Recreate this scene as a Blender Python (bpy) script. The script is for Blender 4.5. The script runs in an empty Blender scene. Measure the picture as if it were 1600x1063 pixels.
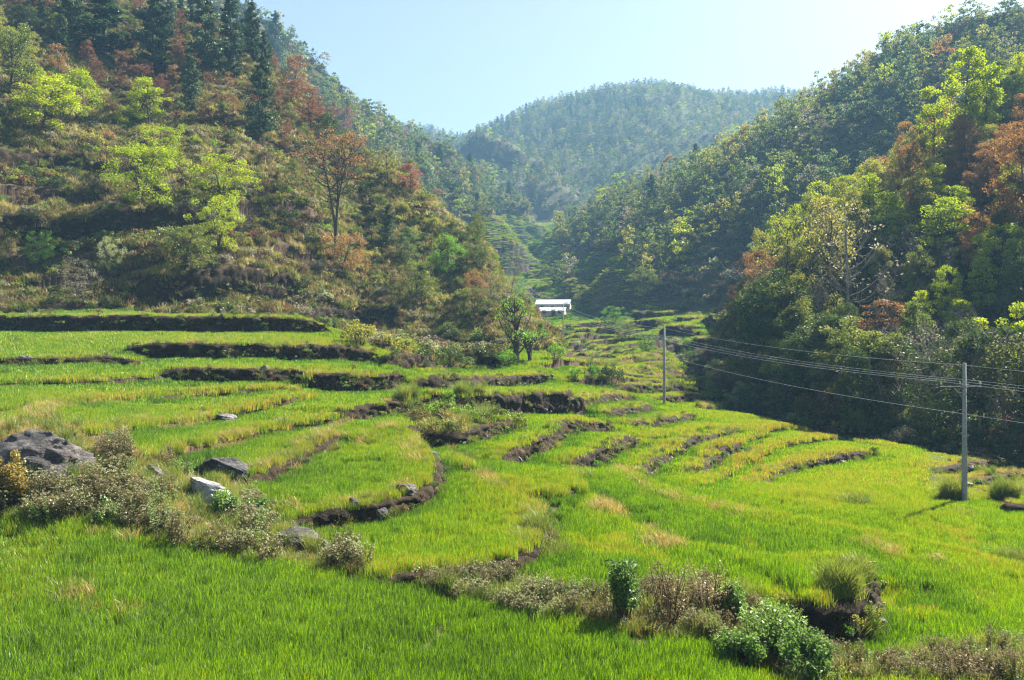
import bpy, math, random
import numpy as np
from mathutils import Vector

# ---------------------------------------------------------------- camera, sky, sun, exposure
scene = bpy.context.scene
F, HY, CX = 1244.0, 500.0, 800.0          # focal length in photo pixels, horizon row, centre column
cd = bpy.data.cameras.new('camera'); cam = bpy.data.objects.new('camera', cd); scene.collection.objects.link(cam)
cam.location = (0, 0, 0); cam.rotation_euler = (math.pi/2, 0, 0)
cd.sensor_width = 36.0; cd.lens = 36.0*F/1600; cd.shift_y = -(531.5-HY)/1600
cd.clip_start = 0.3; cd.clip_end = 6000
scene.camera = cam
SUN_EL, SUN_AZ = math.radians(42), math.radians(48)     # azimuth to the right of the view direction
w = bpy.data.worlds.new('World'); scene.world = w; w.use_nodes = True
nt = w.node_tree; nt.nodes.clear()
sky = nt.nodes.new('ShaderNodeTexSky'); sky.sky_type = 'NISHITA'; sky.sun_disc = False
sky.sun_elevation = SUN_EL; sky.sun_rotation = SUN_AZ
sky.altitude = 1500; sky.air_density = 1.0; sky.dust_density = 3.6; sky.ozone_density = 0.2
bg = nt.nodes.new('ShaderNodeBackground'); bg.inputs['Strength'].default_value = 0.043
wo = nt.nodes.new('ShaderNodeOutputWorld')
hs = nt.nodes.new('ShaderNodeHueSaturation'); hs.inputs['Saturation'].default_value = .72; hs.inputs['Hue'].default_value = .485
nt.links.new(sky.outputs[0], hs.inputs['Color']); nt.links.new(hs.outputs[0], bg.inputs[0]); nt.links.new(bg.outputs[0], wo.inputs[0])
sd = bpy.data.lights.new('sun', 'SUN'); sd.energy = 5.0; sd.angle = math.radians(0.5); sd.color = (1.0, 0.94, 0.84)
sun = bpy.data.objects.new('sun', sd); scene.collection.objects.link(sun)
sv = Vector((math.sin(SUN_AZ)*math.cos(SUN_EL), math.cos(SUN_AZ)*math.cos(SUN_EL), math.sin(SUN_EL)))
sun.rotation_euler = sv.to_track_quat('Z', 'Y').to_euler(); sun.location = sv*400
scene.view_settings.view_transform = 'Standard'; scene.view_settings.look = 'None'
scene.view_settings.exposure = 2.36; scene.view_settings.gamma = 1
scene.cycles.max_bounces = 5; scene.cycles.diffuse_bounces = 1; scene.cycles.filter_width = 1.2; scene.cycles.glossy_bounces = 1
scene.cycles.transmission_bounces = 3; scene.cycles.volume_bounces = 0; scene.cycles.transparent_max_bounces = 4
scene.cycles.use_denoising = True

rng = np.random.default_rng(7)
random.seed(7)

# ---------------------------------------------------------------- helpers
def tag(o, label=None, cat=None, group=None, kind=None):
    if label: o['label'] = label
    if cat: o['category'] = cat
    if group: o['group'] = group
    if kind: o['kind'] = kind
    return o
def make_mesh(name, V, Q, mat=None, smooth=False, attrs=None, fmat=None):
    V = np.asarray(V, dtype=np.float32); Q = np.asarray(Q, dtype=np.int32)
    me = bpy.data.meshes.new(name)
    me.vertices.add(len(V)); me.vertices.foreach_set('co', V.ravel())
    if len(Q):
        k = Q.shape[1]
        me.loops.add(Q.size); me.loops.foreach_set('vertex_index', Q.ravel())
        me.polygons.add(len(Q)); me.polygons.foreach_set('loop_start', np.arange(0, Q.size, k, dtype=np.int32))
        me.polygons.foreach_set('loop_total', np.full(len(Q), k, dtype=np.int32))
        me.polygons.foreach_set('use_smooth', np.full(len(Q), smooth))
        if fmat is not None: me.polygons.foreach_set('material_index', np.asarray(fmat, dtype=np.int32))
    for m in (mat if isinstance(mat, (list, tuple)) else [mat]):
        if m: me.materials.append(m)
    for n, (ty, a) in (attrs or {}).items():
        at = me.attributes.new(n, ty, 'POINT')
        at.data.foreach_set('value', np.asarray(a, dtype=np.int32 if ty == 'INT' else np.float32).ravel())
    me.update(calc_edges=True)
    return me
def obj(name, me, parent=None, loc=None):
    o = bpy.data.objects.new(name, me); scene.collection.objects.link(o)
    if parent: o.parent = parent
    if loc is not None: o.location = loc
    return o
def h2(ix, iy, seed):
    n = (ix.astype(np.int64)*374761393 + iy.astype(np.int64)*668265263 + seed*1442695041) & 0x7fffffff
    n = ((n ^ (n >> 13))*1274126177) & 0x7fffffff
    return ((n ^ (n >> 16)) & 0xffff)/65535.0
def vnoise(x, y, seed=0):
    x = np.asarray(x, float); y = np.asarray(y, float)
    ix = np.floor(x); iy = np.floor(y); fx = x-ix; fy = y-iy
    fx = fx*fx*(3-2*fx); fy = fy*fy*(3-2*fy); ix = ix.astype(int); iy = iy.astype(int)
    a = h2(ix, iy, seed); b = h2(ix+1, iy, seed); c = h2(ix, iy+1, seed); d = h2(ix+1, iy+1, seed)
    return (a+(b-a)*fx)*(1-fy)+(c+(d-c)*fx)*fy
def fbm(x, y, seed=0, o=4):
    s = 0; a = .5
    for k in range(o): s = s+a*(vnoise(x*2**k+k*17.3, y*2**k+k*9.1, seed+k)*2-1); a *= .5
    return s
def W(px, py, Y): return np.array([(px-CX)/F*Y, Y, (HY-py)/F*Y])

# ---------------------------------------------------------------- materials
def N(nt, t, **kw):
    n = nt.nodes.new('ShaderNode'+t)
    for k, v in kw.items():
        if k in n.inputs: n.inputs[k].default_value = v
        else: setattr(n, k, v)
    return n
def newmat(name):
    m = bpy.data.materials.new(name); m.use_nodes = True; nt = m.node_tree; nt.nodes.clear()
    out = nt.nodes.new('ShaderNodeOutputMaterial'); return m, nt, out
def L(nt, a, b): nt.links.new(a, b)
def ramp(nt, stops, fac):
    r = nt.nodes.new('ShaderNodeValToRGB'); e = r.color_ramp.elements
    while len(e) < len(stops): e.new(0.5)
    for i, (p, c) in enumerate(stops): e[i].position = p; e[i].color = (*c, 1)
    L(nt, fac, r.inputs[0]); return r.outputs[0]
def math_(nt, op, a, b):
    n = nt.nodes.new('ShaderNodeMath'); n.operation = op
    for i, v in enumerate((a, b)):
        if isinstance(v, (int, float)): n.inputs[i].default_value = v
        else: L(nt, v, n.inputs[i])
    return n.outputs[0]
def mixc(nt, f, a, b):
    n = nt.nodes.new('ShaderNodeMix'); n.data_type = 'RGBA'
    for s, v in ((n.inputs[0], f), (n.inputs[6], a), (n.inputs[7], b)):
        if isinstance(v, (int, float)): s.default_value = v
        elif isinstance(v, tuple): s.default_value = (*v, 1)
        else: L(nt, v, s)
    return n.outputs[2]
def noise(nt, scale, detail=5, coord=None, rough=.6):
    n = nt.nodes.new('ShaderNodeTexNoise'); n.inputs['Scale'].default_value = scale; n.inputs['Detail'].default_value = detail
    n.inputs['Roughness'].default_value = rough
    if coord is not None: L(nt, coord, n.inputs['Vector'])
    return n.outputs['Fac']
def leafmat(name, cols, transl=.45, gloss=.08, jit=.6, tint=False, tstops=None):
    """foliage: diffuse + translucent, colour from a ramp of leaf colours by leaf and by plant"""
    m, nt, out = newmat(name)
    geo = N(nt, 'NewGeometry'); oi = N(nt, 'ObjectInfo')
    if tint:
        at = N(nt, 'Attribute'); at.attribute_type = 'INSTANCER'; at.attribute_name = 'tint'
        f = math_(nt, 'ADD', at.outputs['Fac'], math_(nt, 'MULTIPLY', math_(nt, 'SUBTRACT', geo.outputs['Random Per Island'], .5), jit))
    else:
        f = math_(nt, 'ADD', math_(nt, 'MULTIPLY', geo.outputs['Random Per Island'], jit), math_(nt, 'MULTIPLY', oi.outputs['Random'], 1-jit))
    col = ramp(nt, tstops or [(i/(len(cols)-1), c) for i, c in enumerate(cols)], f)
    d = N(nt, 'BsdfDiffuse'); t = N(nt, 'BsdfTranslucent'); L(nt, col, d.inputs[0])
    tc = N(nt, 'HueSaturation', Value=1.25, Saturation=1.1); L(nt, col, tc.inputs['Color']); L(nt, tc.outputs[0], t.inputs[0])
    mx = N(nt, 'MixShader'); mx.inputs[0].default_value = transl; L(nt, d.outputs[0], mx.inputs[1]); L(nt, t.outputs[0], mx.inputs[2])
    g = N(nt, 'BsdfGlossy'); g.inputs['Roughness'].default_value = .45; g.inputs[0].default_value = (.8, .85, .8, 1)
    mg = N(nt, 'MixShader'); mg.inputs[0].default_value = gloss; L(nt, mx.outputs[0], mg.inputs[1]); L(nt, g.outputs[0], mg.inputs[2])
    L(nt, mg.outputs[0], out.inputs[0]); return m
def roughmat(name, c1, c2, scale=2, rough=.9, bump=.3, c3=None, obj_coord=False):
    m, nt, out = newmat(name)
    if obj_coord: co = N(nt, 'TexCoord').outputs['Object']
    else: co = N(nt, 'NewGeometry').outputs['Position']
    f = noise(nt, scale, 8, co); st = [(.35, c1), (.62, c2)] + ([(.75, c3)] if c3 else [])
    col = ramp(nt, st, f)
    b = N(nt, 'BsdfPrincipled', Roughness=rough); b.inputs['Specular IOR Level'].default_value = .2
    L(nt, col, b.inputs['Base Color'])
    bp = N(nt, 'Bump', Strength=bump, Distance=.1); L(nt, noise(nt, scale*4, 6, co), bp.inputs['Height']); L(nt, bp.outputs[0], b.inputs['Normal'])
    L(nt, b.outputs[0], out.inputs[0]); return m

def ground_material(name, lo, hi, steep, sc=.35):
    m, nt, out = newmat(name); geo = N(nt, 'NewGeometry'); co = geo.outputs['Position']
    a = ramp(nt, [(.3, lo), (.55, tuple((x+y)/2 for x, y in zip(lo, hi))), (.7, hi)], noise(nt, sc, 9, co, .7))
    sp = N(nt, 'SeparateXYZ'); L(nt, geo.outputs['True Normal'], sp.inputs[0])
    r = ramp(nt, [(.55, (1, 1, 1)), (.8, (0, 0, 0))], sp.outputs[2])
    st = ramp(nt, [(.3, steep), (.7, tuple(x*1.9 for x in steep))], noise(nt, 1.6, 8, co))
    c = mixc(nt, r, a, st)
    b = N(nt, 'BsdfPrincipled', Roughness=.95); b.inputs['Specular IOR Level'].default_value = .1; L(nt, c, b.inputs['Base Color'])
    bp = N(nt, 'Bump', Strength=.6, Distance=.15); L(nt, noise(nt, 5, 6, co), bp.inputs['Height']); L(nt, bp.outputs[0], b.inputs['Normal'])
    L(nt, b.outputs[0], out.inputs[0]); return m
M_field = ground_material('field_soil', (.035, .055, .012), (.10, .085, .03), (.045, .028, .018), 1.2)
M_hill = ground_material('hill_soil', (.045, .035, .02), (.11, .085, .035), (.05, .033, .022), .25)
M_far = ground_material('far_soil', (.04, .05, .02), (.08, .075, .03), (.05, .04, .025), .08)
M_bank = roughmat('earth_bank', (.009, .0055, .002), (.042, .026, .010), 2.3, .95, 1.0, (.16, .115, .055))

# ---------------------------------------------------------------- terrain
VAL = [  # valley floor: photo column, photo row, distance
 (0,1063,17),(400,1063,18),(800,1063,19),(1200,1063,20),(1600,1063,21),(0,830,27),(300,880,26),(600,950,23.5),(1000,1000,21.5),
 (430,812,33),(200,770,30.5),(60,700,33),(330,660,48),(0,600,50),(0,523,68),(250,523,69),(500,522,74),(300,560,62),(640,720,42),(640,640,56),(600,600,64),(700,590,72),
 (850,860,30),(800,760,39),(800,680,52),(850,620,70),(820,562,95),(780,600,78),(1000,900,27.5),(1000,800,37),(1000,720,52),(1000,680,63),(1038,633,82),
 (1000,590,105),(1000,560,130),(1000,530,165),(880,540,160),(870,497,210),(800,452,280),(830,405,380),(850,362,500),(840,335,650),(820,320,850),(820,330,1300),
 (1100,562,120),(1100,505,170),(1130,490,190),(1050,470,230),(980,430,300),(700,560,92),
 (1200,900,30),(1600,930,30),(1300,770,45),(1507,787,45),(1600,790,45),(1200,690,64),(1150,645,80),(1400,702,62),(1600,742,56),
 (2000,800,50),(2000,1000,28),(-400,900,26),(-400,640,45),(-400,540,70),(2200,720,75),(2200,600,160),(-400,500,160),
 (-600,520,330),(2200,500,330),(-600,450,700),(2200,450,700),(-600,300,1200),(2200,300,1200)]
P_ = []
for px, py, Y in VAL: P_.append(((px-CX)/F, math.log(Y), (HY-py)/F))
for u in (-1.2, -.6, 0, .6, 1.2):
    for Y, v in ((4, -.80), (8, -.66), (13, -.57)): P_.append((u, math.log(Y), v-.04*u if Y > 6 else v))
P_ = np.array(P_)
def tps(a, b):
    r2 = ((a[:, None, 0]-b[None, :, 0])*1.3)**2+(a[:, None, 1]-b[None, :, 1])**2
    return r2*np.log(r2+1e-9)
n_ = len(P_); A_ = np.zeros((n_+3, n_+3)); A_[:n_, :n_] = tps(P_, P_)+np.eye(n_)*.002
A_[:n_, n_] = 1; A_[:n_, n_+1:] = P_[:, :2]; A_[n_:, :n_] = A_[:n_, n_:].T
wt = np.linalg.solve(A_, np.concatenate([P_[:, 2], np.zeros(3)]))
TU = np.linspace(-1.6, 1.6, 241); TL = np.linspace(math.log(3), math.log(3000), 300)
gu, gl = np.meshgrid(TU, TL, indexing='ij'); Gp = np.stack([gu.ravel(), gl.ravel()], 1)
VT = (tps(Gp, P_)@wt[:n_] + wt[n_] + Gp@wt[n_+1:]).reshape(gu.shape)
def bil(T, fi, fj):
    i = np.clip(np.floor(fi).astype(int), 0, T.shape[0]-2); j = np.clip(np.floor(fj).astype(int), 0, T.shape[1]-2)
    a = np.clip(fi-i, 0, 1); b = np.clip(fj-j, 0, 1)
    return (T[i, j]*(1-a)+T[i+1, j]*a)*(1-b)+(T[i, j+1]*(1-a)+T[i+1, j+1]*a)*b
def base_z(X, Y):
    Yc = np.maximum(Y, 3.0); u = np.clip(X/Yc, -1.6, 1.6)
    return bil(VT, (u+1.6)/3.2*240, (np.log(Yc)-TL[0])/(TL[-1]-TL[0])*299)*Yc
RIDGES = {  # crest points (photo column, row, distance), side slope, crest rounding
 'left': ([(1,495,113),(778,470,118),(760,450,126),(730,400,134),(700,372,142),(650,328,148),(600,288,154),(520,236,162),(450,168,168),(380,88,172),(200,-20,182),(0,-40,190),(-300,-60,200)][1:], (1.2,.64), 4),
 'left2': ([(300,-60,380),(475,100,390),(520,136,395),(560,166,400),(640,214,430),(700,250,470),(750,275,520)], (1.15,.72), 6),
 'left3': ([(560,190,385),(660,270,370),(740,335,355),(800,385,350),(840,410,345)], (1.15,.75), 4),
 'left4': ([(640,225,430),(740,290,470),(820,320,480),(880,370,470)], (1.15,.8), 4),
 'mid': ([(745,250,700),(762,212,700),(800,225,680),(850,262,640),(900,310,600),(925,350,560)], (1.0,.75), 5),
 'far': ([(300,150,1150),(600,190,1100),(740,222,1050),(800,196,1000),(880,158,1000),(960,140,1000),(1010,133,1000),(1080,146,1000),(1130,155,1000),(1190,150,1050),(1260,148,1100),(1600,170,1100)], .55, 14),
 'far2': ([(1300,215,820),(1150,200,790),(1050,215,770),(980,240,750),(930,290,700),(905,330,650)], .60, 8),
 'right': ([(1175,565,104),(1200,525,109),(1235,480,114),(1275,435,120),(1330,380,128),(1420,315,136),(1500,240,144),(1600,165,156),(1800,0,170),(2200,-200,190)], (.86,.62), 4),
 'right2': ([(2200,-150,290),(1800,-60,300),(1600,28,305),(1500,50,315),(1420,80,322),(1330,138,335),(1240,192,350),(1150,237,365),(1060,268,385),(1000,292,395),(940,325,395),(890,372,385),(850,418,370)], .66, 6),
 'right3': ([(1330,330,250),(1230,372,240),(1180,395,234),(1100,432,226),(1010,470,216),(985,485,210)], .62, 3),
}
RN = list(RIDGES)
def ridge_z(name, X, Y):
    pts, s, r = RIDGES[name]; best = np.full(np.shape(X), -1e3)
    Wp = [W(*p) for p in pts]
    if len(Wp) == 1: Wp = Wp*2
    sx, sy = s if isinstance(s, tuple) else (s, s)
    for a, b in zip(Wp[:-1], Wp[1:]):
        ab = b-a; ax, ay = ab[0]*sx, ab[1]*sy
        t = np.clip(((X-a[0])*sx*ax+(Y-a[1])*sy*ay)/(ax*ax+ay*ay+1e-9), 0, 1)
        d = np.hypot((X-a[0]-t*ab[0])*sx, (Y-a[1]-t*ab[1])*sy); rr = r*.7
        best = np.maximum(best, a[2]+t*ab[2]-(np.sqrt(d*d+rr*rr)-rr))
    return best
def smax(a, b, k):
    h = np.clip(.5+.5*(a-b)/k, 0, 1); return b+(a-b)*h+k*h*(1-h)
GULLY = [(2300,780,58),(1700,745,60.5),(1600,737,62),(1500,725,65),(1400,712,69),(1300,695,74),(1200,660,84),(1150,622,96),(1118,588,114),(1085,560,135),(1040,535,165)]
GW = [W(*p)[:2] for p in GULLY]
def poly_dist(pts, X, Y):
    """distance, signed side (left of the direction is +) and arc parameter to a polyline"""
    best = np.full(np.shape(X), 1e9); side = np.zeros(np.shape(X)); par = np.zeros(np.shape(X)); acc = 0
    seg = [np.hypot(*(b-a)) for a, b in zip(pts[:-1], pts[1:])]; tot = sum(seg)
    for (a, b), l in zip(zip(pts[:-1], pts[1:]), seg):
        ab = b-a; t = np.clip(((X-a[0])*ab[0]+(Y-a[1])*ab[1])/(l*l+1e-12), 0, 1)
        dx = X-a[0]-t*ab[0]; dy = Y-a[1]-t*ab[1]; d = np.hypot(dx, dy); c = ab[0]*dy-ab[1]*dx
        m = d < best-1e-6; best = np.where(m, d, best); side = np.where(m, np.sign(c)+(c == 0), side)
        par = np.where(m, (acc+t*l)/tot, par); acc += l
    return best, side, par
def smooth_z(X, Y):
    """terrain without terrace steps; also how much it is hill (ridge minus valley) and which ridge"""
    b = base_z(X, Y); hs = []
    wx = X+fbm(X/38, Y/38, 3, 3)*np.clip(Y/28, 0, 15); wy = Y+fbm(X/38+50, Y/38, 4, 3)*np.clip(Y/28, 0, 15)
    for n in RN: hs.append(ridge_z(n, wx, wy))
    hs = np.array(hs); hm = hs.max(0); which = hs.argmax(0)
    on = np.clip((hm-b)/6, 0, 1)
    z = smax(hm, b, 2.0)
    z = z+on*(fbm(X/26, Y/26, 11, 4)*np.clip(Y/45, .6, 7)+fbm(X/5, Y/5, 15, 3)*np.clip(Y/250, .35, 1.2))
    z = z+(1-on)*(fbm(X/7, Y/7, 21, 3)*.13)
    d, s, p = poly_dist(GW, X, Y)
    z = z-3.6*np.exp(-(d/4.2)**2)*np.clip((hm-b+9)/6, .3, 1)
    return z, hm-b, which
# terrace risers: photo polyline with the high side to the left of its direction, height in photo pixels, fall-off m, wall?, label
T = [
 ([(-60,508),(60,507),(150,507),(300,508),(430,510),(520,522)], 22, 5, 1, 'long dark mossy earth bank right at the foot of the left-hand hillside'),
 ([(190,449),(280,446),(380,446),(470,452)], 30, 5, 1, 'tall shaded earth riser with a grassy lip above the longest bank, left'),
 ([(470,490),(540,487),(600,493),(640,505)], 14, 4, 1, 'short brushy riser behind the round clipped bush'),
 ([(-60,360),(60,358),(160,362),(250,356),(330,360)], 26, 5, 1, 'shaded riser half way up the left slope under the lime green bush'),
 ([(-60,262),(60,258),(120,260),(180,268)], 16, 5, 1, 'narrow straw-topped ledge high on the left slope at the frame edge'),
 ([(195,549),(300,551),(400,550),(500,553),(590,563)], 18, 4, 1, 'dark leafy riser below the uppermost wheat strip on the left'),
 ([(-60,568),(60,567),(150,565),(230,563)], 5, 4, 1, 'knee-high earth step at the left edge under the second wheat strip'),
 ([(250,585),(350,588),(430,590),(482,588)], 16, 4, 1, 'dark riser with pale loose stones left of the middle of the upper fields'),
 ([(480,596),(545,602),(600,600),(632,597)], 22, 4, 1, 'dark stone riser directly below the narrow wheat wedge, left of centre'),
 ([(60,640),(200,622),(330,612),(480,604)], 4, 5, 0, ''),
 ([(520,655),(570,643),(640,634),(692,628)], 16, 4, 1, 'reddish bare soil bank beside the dark green grass tuft'),
 ([(640,606),(700,604),(780,597),(862,592)], 15, 4, 1, 'long straight dark riser in the middle, below the twisted tree'),
 ([(598,572),(650,574),(672,570)], 20, 3, 1, 'small square dark riser above the middle wheat wedge'),
 ([(690,538),(750,541),(775,548)], 11, 3, 1, 'upper of two short risers in scrub left of the twisted tree'),
 ([(700,561),(740,568),(785,571)], 16, 3, 1, 'lower of two short risers in scrub left of the twisted tree'),
 ([(690,640),(740,638),(800,634),(860,634),(906,636)], 34, 4, 1, 'tallest dark leafy riser in the centre of the fields'),
 ([(655,676),(700,690),(745,684),(800,668)], 18, 4, 1, 'bushy lower riser in front of the tallest central bank'),
 ([(775,716),(830,700),(866,688),(876,668),(955,665)], 19, 4, 1, 'angular stone riser with a corner, below the central bank'),
 ([(885,724),(930,711),(990,690)], 19, 4, 1, 'short upright stone riser just right of the angular riser'),
 ([(990,736),(1030,716),(1080,698),(1148,670)], 12, 4, 1, 'long slanting stone riser pointing to the second power pole'),
 ([(1080,737),(1110,722),(1150,697)], 12, 4, 1, 'short slanting riser right of the long slanting one'),
 ([(1187,755),(1196,738),(1230,725),(1290,718),(1365,709)], 9, 4, 1, 'hooked low grassy riser in the bright lime field'),
 ([(1168,728),(1180,706),(1210,696),(1260,690),(1340,684)], 6, 3, 0, ''),
 ([(1120,712),(1160,688),(1210,672),(1290,666)], 6, 3, 0, ''),
 ([(948,652),(985,645),(1016,637)], 8, 3, 1, 'little curved riser right of the tallest central bank'),
 ([(985,671),(1030,662),(1082,651)], 8, 4, 1, 'thin curved riser left of the foot of the second power pole'),
 ([(1010,692),(1090,676),(1130,668)], 3, 4, 0, ''),
 ([(640,580),(720,572),(800,574)], 3, 4, 0, ''),
 ([(955,606),(1010,607),(1080,607),(1128,606)], 9, 4, 1, 'bushy-lipped riser behind the second power pole, second from its foot'),
 ([(1012,623),(1080,621),(1132,617)], 9, 4, 1, 'rusty-grass riser just behind the foot of the second power pole'),
 ([(1085,636),(1110,635),(1132,634)], 6, 3, 1, 'tiny riser right of the second power pole foot at the wood edge'),
 ([(960,592),(1040,592),(1110,591)], 5, 4, 1, 'thin riser, third behind the second power pole'),
 ([(950,582),(1030,583),(1098,582)], 4, 4, 1, 'thin riser, fourth behind the second power pole'),
 ([(900,574),(980,573),(1070,571)], 4, 4, 1, 'thin long riser, fifth behind the second power pole'),
 ([(1020,554),(1050,554),(1082,554)], 8, 4, 1, 'straight dark wall segment left of the second pole wires'),
 ([(930,557),(960,556),(985,557)], 6, 4, 1, 'bushy short riser in the narrow valley floor'),
 ([(885,547),(940,548),(995,547)], 3, 4, 1, 'lowest hairline riser of the narrow valley floor'),
 ([(930,542),(960,541),(980,543)], 5, 3, 1, 'dark stub of riser in the narrow valley floor'),
 ([(885,531),(920,531),(948,531)], 4, 4, 1, 'grassy riser right of the third power pole'),
 ([(865,522),(905,522),(935,522)], 3, 4, 1, 'second riser below the white roofed sheds'),
 ([(862,513),(890,512),(925,513)], 4, 4, 1, 'first riser below the white roofed sheds'),
 ([(830,505),(870,503),(920,506)], 5, 4, 1, 'weedy riser immediately below the white roofed sheds'),
 ([(985,490),(1020,491),(1056,490)], 12, 4, 1, 'broad dark riser under the scrubby right-hand spur'),
 ([(978,507),(1005,508),(1032,509)], 10, 4, 1, 'dark riser below the broad one under the scrubby spur'),
 ([(1032,518),(1055,517),(1078,519)], 9, 4, 1, 'dark block of riser left of the bright stepped fields'),
 ([(1036,540),(1058,539),(1076,540)], 9, 4, 1, 'triangular dark riser at the lower end of the stepped fields'),
 ([(1094,505),(1118,504),(1142,504)], 13, 3, 1, 'tall dark riser in the bright stepped fields at the wood edge'),
 ([(1088,526),(1110,526),(1136,526)], 7, 3, 1, 'third riser down in the bright stepped fields'),
 ([(1114,490),(1130,489),(1146,487)], 6, 3, 1, 'topmost riser of the bright stepped fields'),
 ([(1066,517),(1085,517),(1102,518)], 3, 3, 1, 'faint riser in the middle of the bright stepped fields'),
 ([(1056,501),(1080,500),(1096,501)], 3, 3, 1, 'faint upper riser of the bright stepped fields'),
 ([(775,445),(820,444),(860,446)], 3, 6, 1, 'upper of the pale risers beyond the white roofed sheds'),
 ([(770,453),(820,452),(870,455)], 4, 6, 1, 'middle pale riser beyond the white roofed sheds'),
 ([(772,461),(830,460),(880,463)], 4, 6, 1, 'lower pale riser beyond the white roofed sheds'),
 ([(380,757),(430,740),(480,712),(530,684)], 12, 4, 1, 'slanting bare soil bank above the big curved foreground field'),
 ([(430,822),(500,816),(570,808),(640,790),(668,768),(680,745),(664,712),(642,680),(632,655)], 19, 4, 1, 'curved stone and soil riser with dark boulders, left of centre'),
 ([(530,905),(620,910),(700,900),(780,890),(822,872),(850,838),(842,802),(800,772),(742,730),(704,698)], 15, 4, 1, 'curved earth riser ending in the yellow-green grass clump'),
 ([(1235,960),(1285,990),(1335,972),(1348,925),(1330,900)], 66, 2.5, 1, 'undercut dark hollow bank at lower right with overhanging grass'),
 ([(1450,740),(1500,738),(1575,727)], 8, 3, 1, 'first low dark riser behind the nearest power pole'),
 ([(1500,758),(1550,750),(1640,739)], 7, 3, 1, 'second low dark riser behind the nearest power pole'),
 ([(1556,771),(1600,764),(1660,757)], 6, 3, 1, 'short dark riser cut by the right edge, beside the nearest pole'),
 ([(1466,776),(1485,779),(1503,777)], 6, 2, 1, 'small dark notch of riser left of the nearest pole foot'),
 ([(1562,792),(1600,798),(1650,800)], 12, 2.5, 1, 'ragged dark riser at the right edge below the nearest pole'),
 ([(1700,930),(1600,897),(1480,866),(1350,836),(1200,812),(1090,786),(1000,750),(958,722)], 8, 3, 0, ''),
]
T += [([(893,643),(925,628),(985,620)], 8, 3, 1, 'bushy curved riser right of the tallest central bank, above the little curved one'), ([(1500,965),(1400,935),(1290,900),(1160,875),(1060,858),(1000,832),(950,797),(905,757),(887,735)], 7, 3, 0, ''),
 ([(60,712),(130,694),(230,672),(330,655),(430,632),(500,618)], 7, 3, 0, ''), ([(180,735),(250,715),(340,698),(420,680),(500,660),(560,645)], 8, 3, 0, ''),
 ([(-60,603),(60,600),(200,596),(260,590)], 5, 3, 0, ''), ([(1380,700),(1300,676),(1230,662),(1150,655)][::-1], 4, 3, 0, ''),
 ([(700,722),(760,738),(800,760),(850,775),(930,770)], 5, 3, 0, ''), ([(1080,760),(1150,730),(1180,712)], 5, 3, 0, '')]
for y_, a_, b_ in ((503,905,985),(512,925,1035),(519,850,1000),(527,870,1040),(537,860,1075),(549,850,1020),(561,850,1085),(568,900,1095),(577,840,1100),(587,900,1108),(597,880,1115)):
    T.append(([(a_,y_+2),((a_*2+b_)//3,y_),((a_+b_*2)//3,y_+1),(b_,y_-1)], 6, 3, 2, ''))
for y_, a_, b_ in ((310,-60,190),(402,-60,240),(428,20,300),(335,330,500),(398,400,520)):
    T.append(([(a_,y_+2),((a_+b_)//2,y_),(b_,y_+3)], 13, 4, 2, ''))
# far terraces as narrow step series on the slopes beyond the house
for k in range(7): T.append(([(758+k,396+k*6.5),(800,394+k*6.5),(868-k,398+k*6.5)], 4.2, 4, 0, ''))
for k in range(6): T.append(([(790+k*2,345+k*7),(825,345+k*7),(862-k,350+k*7)], 3.6, 4, 0, ''))
for k in range(6): T.append(([(895,398+k*9),(935,400+k*9),(985+k*4,406+k*9)], 5, 4, 0, ''))
for k in range(4): T.append(([(905+k*8,452+k*9),(950,454+k*9),(1010+k*6,456+k*9)], 5, 4, 0, ''))
for k in range(4): T.append(([(1035-k*12,446+k*9),(1070,443+k*9),(1112,440+k*9)], 4, 4, 0, ''))
UL = np.exp(np.linspace(math.log(14), math.log(900), 1500))
def first_hit(px, py):
    """ground point seen at a photo pixel, on the terrain before stepping"""
    u = (px-CX)/F; v = (HY-py)/F; z, _, _ = smooth_z(u*UL, UL)
    k = np.argmax(z >= v*UL); Y = UL[k]; return np.array([u*Y, Y, z[k]])
def resample(P, step):
    P = np.asarray(P, float); d = np.r_[0, np.cumsum(np.hypot(*np.diff(P[:, :2], axis=0).T))]
    n = max(3, int(d[-1]/step)+1); s = np.linspace(0, d[-1], n)
    return np.stack([np.interp(s, d, P[:, i]) for i in range(P.shape[1])], 1)
def smooth_line(P, it=2):
    P = np.asarray(P, float)
    for _ in range(it):
        Q = [P[0]]
        for a, b in zip(P[:-1], P[1:]): Q += [a*.75+b*.25, a*.25+b*.75]
        P = np.array(Q+[P[-1]])
    return P
STEPS = []
for pts, hpx, Ld, iswall, lab in T:
    Wp = [first_hit(*p) for p in pts]; Ym = np.mean([p[1] for p in Wp]); h = hpx*Ym/F+(.25 if iswall else 0)*min(1, Ym/50)
    if Ym > 95: h *= 1.35
    elif not iswall: h *= 1.9
    pl = smooth_line([p[:2] for p in Wp], 1)
    STEPS.append((pl, h, Ld*max(1, Ym/70), iswall, lab, Ym))
def taper(p, e=.09): return np.clip(np.minimum(p, 1-p)/e, 0, 1)**.8
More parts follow.
